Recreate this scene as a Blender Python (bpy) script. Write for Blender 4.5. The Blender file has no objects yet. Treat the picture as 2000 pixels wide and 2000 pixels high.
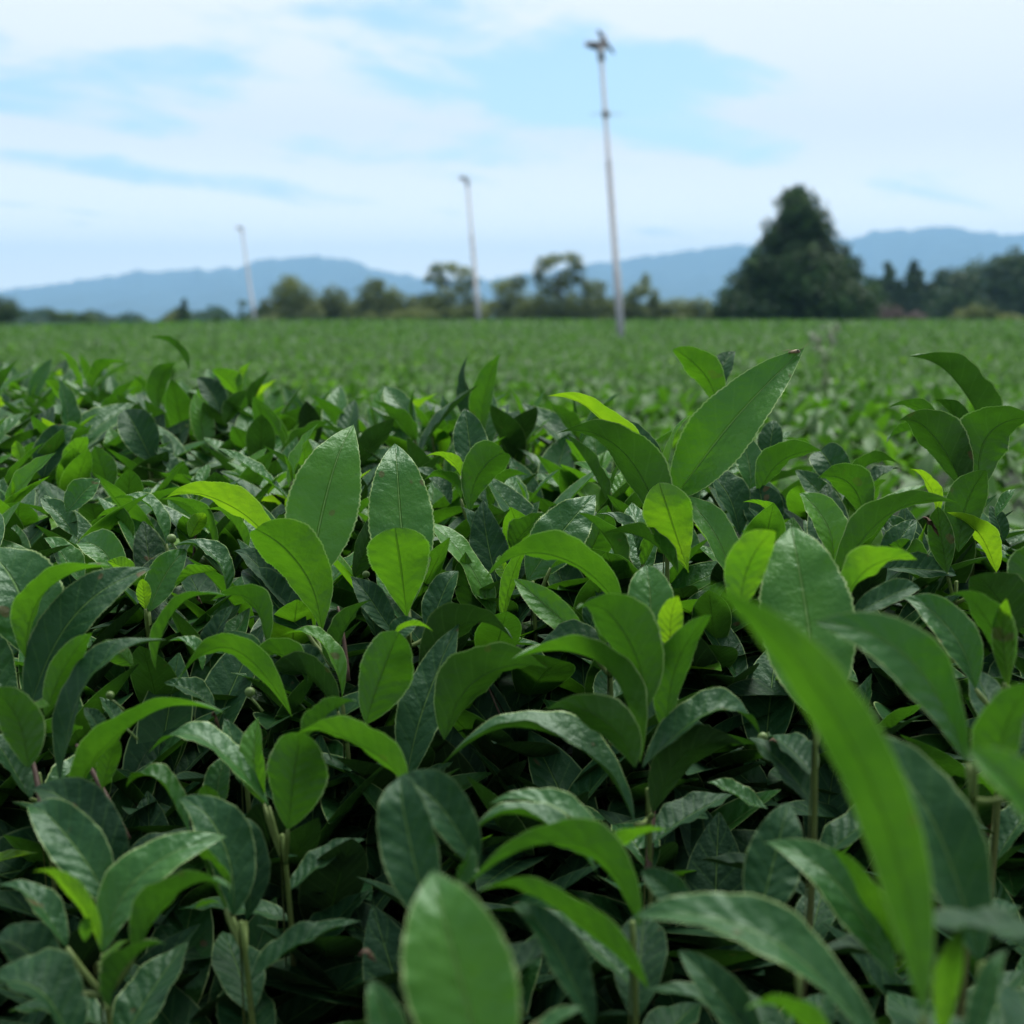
import bpy, math, random
import numpy as np
from mathutils import Vector, Matrix
random.seed(7)
RNG = np.random.default_rng(11)
SC = bpy.context.scene
COL = SC.collection
R = math.radians

# ------------------------------------------------------------------ camera
F = 2950.0                       # focal length in pixels of a 2000 px wide picture
CAMZ = 1.0
PITCH = math.atan(375.0 / F)     # looking a little down; the horizon sits above the middle
cam_d = bpy.data.cameras.new('camera')
cam = bpy.data.objects.new('camera', cam_d)
COL.objects.link(cam)
cam.location = (0, 0, CAMZ)
cam.rotation_euler = (math.pi / 2 - PITCH, 0, 0)
cam_d.sensor_width = 36
cam_d.lens = F / 2000 * 36
cam_d.clip_start = 0.01
cam_d.clip_end = 40000
cam_d.dof.use_dof = True
cam_d.dof.focus_distance = 0.64
cam_d.dof.aperture_fstop = cam_d.lens / 3.6
SC.camera = cam
CP, SP = math.cos(PITCH), math.sin(PITCH)

def pix(px, py, d):
    """the point at depth d (along the lens axis) seen at picture position px, py (of 2000)"""
    x = (px - 1000) / F * d
    y = -(py - 1000) / F * d
    return np.array([x, d * CP + y * SP, CAMZ + y * CP - d * SP])

# ------------------------------------------------------------------ objects
def tag(o, label=None, cat=None, group=None, kind=None):
    if label: o['label'] = label
    if cat: o['category'] = cat
    if group: o['group'] = group
    if kind: o['kind'] = kind
    return o

def empty(name, loc=(0, 0, 0)):
    o = bpy.data.objects.new(name, None)
    o.empty_display_size = 0.05
    o.location = loc
    COL.objects.link(o)
    return o

def mesh_from(name, V, Fq, mat, tone=None, uv=None, smooth=True):
    """V (n,3), Fq (m,4) quads as arrays -> mesh"""
    V = np.asarray(V, np.float32); Fq = np.asarray(Fq, np.int32)
    k = Fq.shape[1]
    me = bpy.data.meshes.new(name)
    me.vertices.add(len(V)); me.vertices.foreach_set('co', V.ravel())
    me.loops.add(Fq.size); me.loops.foreach_set('vertex_index', Fq.ravel())
    me.polygons.add(len(Fq))
    me.polygons.foreach_set('loop_start', np.arange(0, Fq.size, k, dtype=np.int32))
    me.polygons.foreach_set('loop_total', np.full(len(Fq), k, np.int32))
    me.polygons.foreach_set('use_smooth', np.full(len(Fq), smooth))
    me.update(calc_edges=True)
    if uv is not None:
        l = me.uv_layers.new(name='UVMap')
        l.data.foreach_set('uv', np.asarray(uv, np.float32)[Fq.ravel()].ravel())
    if tone is not None:
        a = me.attributes.new('tone', 'FLOAT', 'POINT')
        a.data.foreach_set('value', np.broadcast_to(np.asarray(tone, np.float32), (len(V),)).copy())
    me.materials.append(mat)
    return me

def obj(name, me, parent=None):
    o = bpy.data.objects.new(name, me)
    COL.objects.link(o)
    if parent is not None: o.parent = parent
    return o

class MB:
    """collects tubes, boxes, grids into one quad mesh"""
    def __init__(s): s.V, s.F, s.T, s.U, s.n = [], [], [], [], 0
    def add(s, V, Fq, tone=0.5, uv=None):
        V = np.asarray(V, float)
        s.V.append(V); s.F.append(np.asarray(Fq) + s.n); s.n += len(V)
        s.T.append(np.broadcast_to(np.asarray(tone, float), (len(V),)))
        s.U.append(np.zeros((len(V), 2)) if uv is None else uv)
    def tube(s, pts, rad, k=8, tone=0.5, caps=True):
        pts = np.asarray(pts, float); n = len(pts)
        rad = np.broadcast_to(np.asarray(rad, float), (n,))
        tan = np.gradient(pts, axis=0); tan /= np.linalg.norm(tan, axis=1)[:, None] + 1e-12
        ref = np.array([0.31, 0.95, 0.05]) if abs(tan[0][2]) > .8 else np.array([0, 0, 1.0])
        A = np.cross(tan, ref); A /= np.linalg.norm(A, axis=1)[:, None] + 1e-12
        B = np.cross(tan, A)
        th = np.arange(k) * 2 * math.pi / k
        ring = pts[:, None] + rad[:, None, None] * (np.cos(th)[None, :, None] * A[:, None] + np.sin(th)[None, :, None] * B[:, None])
        V = ring.reshape(-1, 3); Fq = []
        for i in range(n - 1):
            for j in range(k):
                Fq.append((i * k + j, i * k + (j + 1) % k, (i + 1) * k + (j + 1) % k, (i + 1) * k + j))
        if caps:
            V = np.vstack([V, pts[:1], pts[-1:]]); c0, c1 = n * k, n * k + 1
            for j in range(0, k, 2):
                Fq.append((c0, (j + 2) % k, j + 1, j)); b = (n - 1) * k
                Fq.append((c1, b + j, b + j + 1, b + (j + 2) % k))
        s.add(V, Fq, tone)
    def ball(s, c, r, nu=10, nv=6, tone=0.5, sc=(1, 1, 1)):
        V, Fq = [], []
        for i in range(nv + 1):
            t = math.pi * i / nv
            for j in range(nu):
                a = 2 * math.pi * j / nu
                V.append((c[0] + r * sc[0] * math.sin(t) * math.cos(a), c[1] + r * sc[1] * math.sin(t) * math.sin(a), c[2] + r * sc[2] * math.cos(t)))
        for i in range(nv):
            for j in range(nu):
                Fq.append((i * nu + j, (i + 1) * nu + j, (i + 1) * nu + (j + 1) % nu, i * nu + (j + 1) % nu))
        s.add(V, Fq, tone)
    def box(s, c, half, rot=None, tone=0.5):
        V = np.array([(x, y, z) for x in (-1, 1) for y in (-1, 1) for z in (-1, 1)], float) * np.asarray(half)
        if rot is not None: V = V @ np.array(rot).T
        s.add(V + np.asarray(c), [(0, 1, 3, 2), (4, 6, 7, 5), (0, 4, 5, 1), (2, 3, 7, 6), (0, 2, 6, 4), (1, 5, 7, 3)], tone)
    def mesh(s, name, mat, smooth=True):
        return mesh_from(name, np.vstack(s.V), np.vstack(s.F), mat, np.concatenate(s.T), np.vstack(s.U), smooth)

# ------------------------------------------------------------------ materials
def new_mat(name):
    m = bpy.data.materials.new(name); m.use_nodes = True
    nt = m.node_tree; nt.nodes.clear()
    return m, nt
def N(nt, typ, **kw):
    n = nt.nodes.new(typ)
    for k, v in kw.items():
        if k.startswith('i_'):
            key = k[2:]; key = int(key) if key.isdigit() else key.replace('_', ' ')
            n.inputs[key].default_value = v
        else: setattr(n, k, v)
    return n
def math_n(nt, op, a, b=None, c=None, clamp=False):
    n = nt.nodes.new('ShaderNodeMath'); n.operation = op; n.use_clamp = clamp
    for i, x in enumerate((a, b, c)):
        if x is None: continue
        if isinstance(x, (int, float)): n.inputs[i].default_value = x
        else: nt.links.new(x, n.inputs[i])
    return n.outputs[0]
def mix_c(nt, f, a, b, blend='MIX'):
    n = nt.nodes.new('ShaderNodeMix'); n.data_type = 'RGBA'; n.blend_type = blend
    for sock, x in ((n.inputs[0], f), (n.inputs[6], a), (n.inputs[7], b)):
        if isinstance(x, (int, float)): sock.default_value = x
        elif isinstance(x, tuple): sock.default_value = (*x, 1) if len(x) == 3 else x
        else: nt.links.new(x, sock)
    return n.outputs[2]
def ramp(nt, fac, stops, interp='LINEAR'):
    n = nt.nodes.new('ShaderNodeValToRGB'); e = n.color_ramp.elements; n.color_ramp.interpolation = interp
    while len(e) < len(stops): e.new(0.5)
    for el, (p, c) in zip(e, stops): el.position = p; el.color = (*c, 1)
    nt.links.new(fac, n.inputs[0]); return n.outputs[0]
def mapr(nt, x, a, b, c=0.0, d=1.0, smooth=True):
    n = nt.nodes.new('ShaderNodeMapRange'); n.interpolation_type = 'SMOOTHSTEP' if smooth else 'LINEAR'
    nt.links.new(x, n.inputs[0])
    for i, v in enumerate((a, b, c, d)): n.inputs[i + 1].default_value = v
    return n.outputs[0]

def leaf_material(name, detail=True):
    m, nt = new_mat(name); L = nt.links.new
    out = N(nt, 'ShaderNodeOutputMaterial')
    tone = N(nt, 'ShaderNodeAttribute', attribute_name='tone').outputs['Fac']
    oi = N(nt, 'ShaderNodeObjectInfo').outputs['Random']
    uv = N(nt, 'ShaderNodeUVMap', uv_map='UVMap').outputs[0]
    sep = N(nt, 'ShaderNodeSeparateXYZ'); L(uv, sep.inputs[0])
    u, v = sep.outputs[0], sep.outputs[1]
    geo = N(nt, 'ShaderNodeNewGeometry'); back = geo.outputs['Backfacing']
    pos = N(nt, 'ShaderNodeTexCoord').outputs['Object'] if detail else geo.outputs['Position']
    t = math_n(nt, 'ADD', tone, math_n(nt, 'MULTIPLY', math_n(nt, 'SUBTRACT', oi, 0.5), 0.16 if detail else 0.0))
    if detail:
        big = N(nt, 'ShaderNodeTexNoise', i_Scale=45.0, i_Detail=3.0); L(pos, big.inputs['Vector'])
        t = math_n(nt, 'ADD', t, math_n(nt, 'MULTIPLY', math_n(nt, 'SUBTRACT', big.outputs['Fac'], 0.5), 0.42))
    t = math_n(nt, 'MAXIMUM', t, 0.0)
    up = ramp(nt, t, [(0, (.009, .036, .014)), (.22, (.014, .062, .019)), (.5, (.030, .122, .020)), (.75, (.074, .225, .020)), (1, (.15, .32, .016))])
    un = ramp(nt, t, [(0, (.018, .042, .012)), (.25, (.028, .078, .013)), (.5, (.040, .118, .013)), (.75, (.066, .18, .015)), (1, (.13, .28, .015))])
    tr = ramp(nt, t, [(0, (.006, .020, .003)), (.25, (.020, .072, .005)), (.5, (.055, .190, .006)), (.75, (.12, .34, .008)), (1, (.25, .48, .009))])
    col = mix_c(nt, back, up, un)
    av = math_n(nt, 'ABSOLUTE', math_n(nt, 'SUBTRACT', math_n(nt, 'MULTIPLY', v, 2.0), 1.0))
    rim = mapr(nt, av, .935, .975)
    mid = mapr(nt, av, .014, .045, 1.0, 0.0)
    if detail:
        # side veins leave the midrib at an angle and sweep to the tip
        s = math_n(nt, 'SUBTRACT', u, math_n(nt, 'MULTIPLY', math_n(nt, 'POWER', av, 0.8), 0.17))
        saw = math_n(nt, 'ABSOLUTE', math_n(nt, 'SUBTRACT', math_n(nt, 'FRACT', math_n(nt, 'MULTIPLY', s, 8.5)), 0.5))
        vein = math_n(nt, 'MULTIPLY', mapr(nt, saw, 0.0, 0.10, 1.0, 0.0), mapr(nt, av, .75, .98, 1.0, 0.0))
        pillow = mapr(nt, saw, 0.0, 0.5, 0.0, 1.0)
        fine = N(nt, 'ShaderNodeTexNoise', i_Scale=420.0, i_Detail=4.0); L(pos, fine.inputs['Vector'])
        speck = N(nt, 'ShaderNodeTexNoise', i_Scale=900.0, i_Detail=2.0); L(pos, speck.inputs['Vector'])
        spk = math_n(nt, 'MULTIPLY', mapr(nt, speck.outputs['Fac'], .60, .68), mapr(nt, big.outputs['Fac'], .52, .62))
        col = mix_c(nt, math_n(nt, 'MULTIPLY', spk, 0.45), col, (.012, .040, .012))
        col = mix_c(nt, math_n(nt, 'MULTIPLY', vein, 0.16), col, (.12, .25, .06))
        blem = N(nt, 'ShaderNodeTexNoise', i_Scale=120.0, i_Detail=1.0); L(pos, blem.inputs['Vector'])
        bl = mapr(nt, blem.outputs['Fac'], .73, .77)
        col = mix_c(nt, math_n(nt, 'MULTIPLY', bl, 0.8), col, (.10, .065, .03))
    if not detail:
        col = mix_c(nt, .40, col, (.095, .150, .052))
    midc = mix_c(nt, back, (.17, .33, .085), (.05, .125, .018))
    col = mix_c(nt, math_n(nt, 'MULTIPLY', mid, mapr(nt, t, .0, .4, .35, .80)), col, midc)
    col = mix_c(nt, math_n(nt, 'MULTIPLY', rim, mapr(nt, t, .08, .40, .14, 1.0)), col, (.36, .50, .19))
    p = N(nt, 'ShaderNodeBsdfPrincipled'); L(col, p.inputs['Base Color'])
    ro = math_n(nt, 'ADD', math_n(nt, 'MULTIPLY', back, 0.18), 0.39 if detail else .55)
    if detail: ro = math_n(nt, 'ADD', ro, math_n(nt, 'MULTIPLY', math_n(nt, 'SUBTRACT', big.outputs['Fac'], 0.5), 0.28))
    L(ro, p.inputs['Roughness'])
    L(mapr(nt, t, .10, .42, .22, .5), p.inputs['Specular IOR Level'])
    ro2 = math_n(nt, 'ADD', ro, mapr(nt, t, .0, .38, .20, .0)); L(ro2, p.inputs['Roughness'])
    p.inputs['IOR'].default_value = 1.48 if detail else 1.45; p.inputs['Specular Tint'].default_value = (.72, 1.0, .86, 1)
    tl = N(nt, 'ShaderNodeBsdfTranslucent'); L(mix_c(nt, math_n(nt, 'MULTIPLY', mid, .45), tr, (.02, .07, .005)), tl.inputs['Color'])
    ms = N(nt, 'ShaderNodeMixShader')
    L(mapr(nt, t, 0.0, 1.0, 0.20, 0.52, smooth=False), ms.inputs[0])
    L(p.outputs[0], ms.inputs[1]); L(tl.outputs[0], ms.inputs[2]); L(ms.outputs[0], out.inputs['Surface'])
    if detail:
        h = math_n(nt, 'ADD', math_n(nt, 'MULTIPLY', pillow, 0.19), math_n(nt, 'MULTIPLY', fine.outputs['Fac'], 0.55))
        h = math_n(nt, 'SUBTRACT', h, math_n(nt, 'MULTIPLY', mid, 0.9))
        b = N(nt, 'ShaderNodeBump', i_Strength=0.85, i_Distance=0.0013); L(h, b.inputs['Height'])
        L(b.outputs[0], p.inputs['Normal']); L(b.outputs[0], tl.inputs['Normal'])
    return m

def simple_mat(name, base, rough=.7, noise=0.0, nscale=5.0, dark=None, spec=.5, metal=0.0, bump=0.0):
    m, nt = new_mat(name); L = nt.links.new
    out = N(nt, 'ShaderNodeOutputMaterial'); p = N(nt, 'ShaderNodeBsdfPrincipled')
    p.inputs['Base Color'].default_value = (*base, 1); p.inputs['Roughness'].default_value = rough
    p.inputs['Specular IOR Level'].default_value = spec; p.inputs['Metallic'].default_value = metal
    if noise:
        no = N(nt, 'ShaderNodeTexNoise', i_Scale=nscale, i_Detail=6.0)
        L(N(nt, 'ShaderNodeTexCoord').outputs['Object'], no.inputs['Vector'])
        L(mix_c(nt, math_n(nt, 'MULTIPLY', mapr(nt, no.outputs['Fac'], .35, .65), noise), base, dark or tuple(c * .4 for c in base)), p.inputs['Base Color'])
        if bump:
            b = N(nt, 'ShaderNodeBump', i_Strength=bump, i_Distance=.02); L(no.outputs['Fac'], b.inputs['Height']); L(b.outputs[0], p.inputs['Normal'])
    L(p.outputs[0], out.inputs['Surface'])
    return m

def tree_mat(name, stops, trans=.25):
    """foliage far away: colour by the leaf's own tone"""
    m, nt = new_mat(name); L = nt.links.new
    out = N(nt, 'ShaderNodeOutputMaterial')
    tone = N(nt, 'ShaderNodeAttribute', attribute_name='tone').outputs['Fac']
    c = ramp(nt, tone, stops)
    p = N(nt, 'ShaderNodeBsdfPrincipled'); p.inputs['Roughness'].default_value = .6; L(c, p.inputs['Base Color'])
    p.inputs['Specular IOR Level'].default_value = .3
    tl = N(nt, 'ShaderNodeBsdfTranslucent'); L(c, tl.inputs['Color'])
    ms = N(nt, 'ShaderNodeMixShader'); ms.inputs[0].default_value = trans
    L(p.outputs[0], ms.inputs[1]); L(tl.outputs[0], ms.inputs[2]); L(ms.outputs[0], out.inputs['Surface'])
    return m

def stem_material():
    m, nt = new_mat('stem_bark'); L = nt.links.new
    out = N(nt, 'ShaderNodeOutputMaterial'); p = N(nt, 'ShaderNodeBsdfPrincipled')
    tone = N(nt, 'ShaderNodeAttribute', attribute_name='tone').outputs['Fac']
    c = ramp(nt, tone, [(0, (.045, .030, .022)), (.35, (.075, .030, .016)), (.6, (.09, .085, .025)), (1, (.11, .20, .03))])
    no = N(nt, 'ShaderNodeTexNoise', i_Scale=300.0, i_Detail=4.0)
    L(N(nt, 'ShaderNodeTexCoord').outputs['Object'], no.inputs['Vector'])
    L(mix_c(nt, math_n(nt, 'MULTIPLY', no.outputs['Fac'], .5), c, (.03, .02, .012)), p.inputs['Base Color'])
    p.inputs['Roughness'].default_value = .65
    b = N(nt, 'ShaderNodeBump', i_Strength=.4, i_Distance=.001); L(no.outputs['Fac'], b.inputs['Height']); L(b.outputs[0], p.inputs['Normal'])
    L(p.outputs[0], out.inputs['Surface'])
    return m

M_LEAF = leaf_material('tea_leaf')
M_FAR = leaf_material('tea_leaf_far', detail=False)
M_STEM = stem_material()

# ------------------------------------------------------------------ leaf shapes
SHAPES = {'e': (.78, .95), 'n': (.95, 1.10), 'o': (1.25, .55), 'l': (.85, 1.25), 'r': (.88, .90)}
def unit(a): return a / (np.linalg.norm(a, axis=-1, keepdims=True) + 1e-12)

def leaf_sheet(C, S, W, shape='n', cup=20., wave=.0, serr=.02, nv=12, teeth=33, phase=0., twist=0., wk=3.0, quilt=.012):
    """C (n,3) midrib points, S (3,) width direction at the base, W full width. Returns V, quads, uv; the upper face is S x T."""
    n = len(C); u = np.linspace(0, 1, n)
    T = unit(np.gradient(C, axis=0))
    if np.ndim(S) == 1: S = np.broadcast_to(S, (n, 3)).copy()
    S = unit(S - (S * T).sum(1)[:, None] * T); Nn = np.cross(S, T)
    if twist:
        a = R(twist) * (u - .4); S, Nn = S * np.cos(a)[:, None] + Nn * np.sin(a)[:, None], Nn * np.cos(a)[:, None] - S * np.sin(a)[:, None]
    a, b = SHAPES[shape]
    w = np.clip(u, 1e-4, 1) ** a * np.clip(1 - u, 0, 1) ** b; um = a / (a + b); w /= um ** a * (1 - um) ** b
    w = np.maximum(w, .035 * (u < .5)) * W / 2
    v = np.linspace(-1, 1, nv + 1)
    av = np.abs(v)
    c = R(cup)
    lat = np.sign(v) * av * np.cos(c * av ** .3)
    hgt = av ** 1.25 * np.sin(c)
    saw = ((u * teeth + .02 * np.sin(u * 37 + phase * 9)) % 1.0)
    k = 1 + serr * (saw - .5) * 2 * np.sin(np.pi * np.clip(u, 0, 1)) ** .3
    edge = np.where(av > .99, 1., 0.)
    wid = w[:, None] * (1 + (k[:, None] - 1) * edge[None])
    # the rib is not dead straight across: light quilting and a wavy margin
    wav = wave * W * (av ** 2)[None] * np.sin(2 * np.pi * (wk * u[:, None] + phase + .23 * np.sign(v)[None])) * np.sin(np.pi * u)[:, None]
    wav = wav + .012 * W * np.sin(2 * np.pi * (7 * u[:, None] + phase * 3 + .4 * np.sign(v)[None])) * (av ** 1.5)[None] * np.sin(np.pi * u)[:, None]
    qs = u[:, None] - .17 * (av ** .8)[None]
    wav = wav + quilt * W * np.abs(np.sin(np.pi * 8.5 * qs)) ** .7 * (np.sin(np.pi * np.clip(av, 0, 1)) ** .6)[None] * np.sin(np.pi * u)[:, None] ** .5
    V = C[:, None] + S[:, None] * (lat[None] * wid)[..., None] + Nn[:, None] * (hgt[None] * w[:, None] + wav)[..., None]
    m = nv + 1
    i, j = np.meshgrid(np.arange(n - 1), np.arange(nv), indexing='ij')
    q = np.stack([i * m + j, i * m + j + 1, (i + 1) * m + j + 1, (i + 1) * m + j], -1).reshape(-1, 4)
    uv = np.stack(np.broadcast_arrays(u[:, None], (v[None] + 1) / 2), -1).reshape(-1, 2)
    return V.reshape(-1, 3), q, uv

def bez(p0, p1, p2, n):
    u = np.linspace(0, 1, n)[:, None]
    return (1 - u) ** 2 * p0 + 2 * u * (1 - u) * p1 + u ** 2 * p2

def bake_leaves(P, T, Up, Ln, Wd, tone, nu=5, nv=2, arch=.25, cup=25.):
    """many leaves into one mesh: P base, T direction, Up rough upper side, all (n,3)"""
    n = len(P)
    u = np.linspace(0, 1, nu + 1); v = np.linspace(-1, 1, nv + 1)
    T = unit(T); S = unit(np.cross(T, Up)); Nn = np.cross(S, T)
    arch = np.broadcast_to(arch, (n,))
    C = P[:, None] + T[:, None] * (Ln[:, None] * u[None])[..., None] - Nn[:, None] * (Ln[:, None] * arch[:, None] * (u ** 2)[None])[..., None]
    w = (u ** .9) * (1 - u) ** .95; w /= w.max(); w = np.maximum(w, .04)
    c = R(cup)
    V = C[:, :, None] + S[:, None, None] * (Wd[:, None, None] / 2 * w[None, :, None] * v[None, None] * math.cos(c))[..., None] \
        + Nn[:, None, None] * (Wd[:, None, None] / 2 * w[None, :, None] * np.abs(v)[None, None] * math.sin(c))[..., None]
    m = nv + 1; per = (nu + 1) * m
    i, j = np.meshgrid(np.arange(nu), np.arange(nv), indexing='ij')
    q = np.stack([i * m + j, i * m + j + 1, (i + 1) * m + j + 1, (i + 1) * m + j], -1).reshape(-1, 4)
    Q = (q[None] + (np.arange(n) * per)[:, None, None]).reshape(-1, 4)
    uv = np.stack(np.broadcast_arrays(u[:, None], (v[None] + 1) / 2), -1).reshape(1, -1, 2)
    uv = np.broadcast_to(uv, (n, per, 2)).reshape(-1, 2)
    return V.reshape(-1, 3), Q, np.repeat(tone, per), uv
# ------------------------------------------------------------------ the tea shoots that stand out
DY = [640, 700, 740, 800, 900, 1000, 1100, 1250, 1400, 1550, 1700, 1900, 2100]
DD = [2.6, 2.0, 1.5, 1.15, .86, .735, .645, .565, .50, .45, .41, .365, .33]
def depth_at(py): return float(np.interp(py, DY, DD))

TIPS = {}
def hero_leaf(spec, sd):
    bx, by, tx, ty, w, phi, tone = spec[:7]
    k = spec[7] if len(spec) > 7 else {}
    cph = math.cos(R(phi))
    w = w * (.95 + .42 * math.sin(R(phi)) ** 2)
    tone = tone if tone < .55 else .55 + (tone - .55) * .72
    d0 = sd + k.get('o', .006 * cph)
    Lp = math.hypot(tx - bx, ty - by) / F * d0
    d1 = d0 + k.get('dd', .38 * Lp * cph)
    P0, P2 = pix(bx, by, d0), pix(tx, ty, d1)
    mx, my = k.get('m', ((bx + tx) / 2, (by + ty) / 2))
    mx, my = .82 * mx + .09 * (bx + tx), .82 * my + .09 * (by + ty)
    dm = (d0 + d1) / 2
    Pm = pix(mx, my, dm)
    Lr = np.linalg.norm(P2 - P0)
    Vw = unit(np.array([0, 0, CAMZ]) - Pm)
    T0 = unit(P2 - P0); Vp = unit(Vw - T0 * (Vw @ T0)); Rt = np.cross(T0, Vp)
    S = Rt * cph + Vp * math.sin(R(phi)); Nn = np.cross(S, T0)
    Pm = Pm + Nn * Lr * k.get('arch', .05)
    C = bez(P0, 2 * Pm - .5 * (P0 + P2), P2, k.get('nu', 79))
    # recurved tip
    uu = np.linspace(0, 1, len(C))[:, None]
    C = C - Nn * Lr * k.get('curl', .02 + .08 * ((bx * .37 + by * .11) % 1.0)) * np.clip((uu - .72) / .28, 0, 1) ** 2
    ph = (bx * .137 + ty * .071) % 1.0
    sw = np.sin(uu * 5.2 + bx) * np.sin(np.pi * uu)
    C = C + Nn * Lr * .022 * sw
    if 'tip' in k: TIPS[k['tip']] = C[-4] + Nn * .0012
    V, q, uv = leaf_sheet(C, S, w / F * dm, k.get('s', 'nnre'[int(bx + ty) % 4] if w > 60 else 'n'), k.get('cup', 26), k.get('wave', .05), k.get('serr', .028), phase=ph, twist=k.get('tw', (ph - .5) * 26), wk=k.get('wk', 2.2), quilt=k.get('q', .014))
    return V, q, uv, tone, P0

def hero_shoot(label, sx, sy, leaves, d=None, stem_len=.11, tilt=(0, 0), woody=False):
    d = d or depth_at(sy)
    top = pix(sx, sy, d)
    root = top + np.array([tilt[0], tilt[1] + .012, -stem_len])
    e = empty('tea_shoot', root)
    tag(e, label, 'tea shoot')
    e['group'] = 'tall tea shoots standing over the hedge'
    mb = MB()
    st = bez(root, (top + root) / 2 + np.array([.004, .004, 0]), top, 12)
    mb.tube(st - root, np.linspace(.0013, .0008, 12), 7, np.linspace(.30 if woody else .55, .95, 12).repeat(7).tolist() + [.5, .9])
    for sp in leaves:
        k = sp[7] if len(sp) > 7 else {}
        V, q, uv, tone, P0 = hero_leaf(sp, d + k.get('z', 0.0))
        me = mesh_from('leaf', V - root, q, M_LEAF, tone, uv)
        o = obj('leaf', me, e)
        if 'l' in k: o['label'] = k['l']
        i = int(np.argmin(np.linalg.norm(st[:-1] - P0, axis=1) + np.maximum(0, st[:-1, 2] - P0[2]) * 3))
        g = np.linalg.norm(st[i] - P0)
        if .0015 < g < .022:
            mb.tube(bez(st[i], (st[i] + P0) / 2 + np.array([0, 0, -.12 * g]), P0, 6) - root, [.0009] * 5 + [.0006], 6, .92)
    if d < .58:
        # older leaves lower down the stalk, their colour darkened to mimic shade
        rr = random.Random(int(sx * 7 + sy)); a0 = rr.uniform(0, 6.28)
        for i in range(6):
            P = st[max(1, 9 - int(i * 1.5))]; az = a0 + i * 2.399
            if math.sin(az) < -.35: az = -az
            el = R(rr.uniform(8, 42)); Lf = rr.uniform(.030, .046) * (.8 if d < .34 else 1)
            out = np.array([math.cos(az), math.sin(az), 0]); T = out * math.cos(el) + np.array([0, 0, math.sin(el)]); Up = np.array([0, 0, math.cos(el)]) - out * math.sin(el)
            V, q, uv = leaf_sheet(bez(P, P + T * Lf * .5 + Up * Lf * .05, P + T * Lf - Up * Lf * rr.uniform(.08, .25), 37), np.cross(T, Up), Lf * rr.uniform(.38, .46), rr.choice('nrl'), rr.uniform(14, 32), .05, .03, nv=8, teeth=17, phase=rr.random(), twist=rr.uniform(-22, 22), quilt=.016)
            obj('leaf', mesh_from('leaf', V - root, q, M_LEAF, rr.uniform(.04, .26) if d < .5 else rr.uniform(.2, .42), uv), e)
    obj('stem', mb.mesh('stem', M_STEM), e)
    return e

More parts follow.
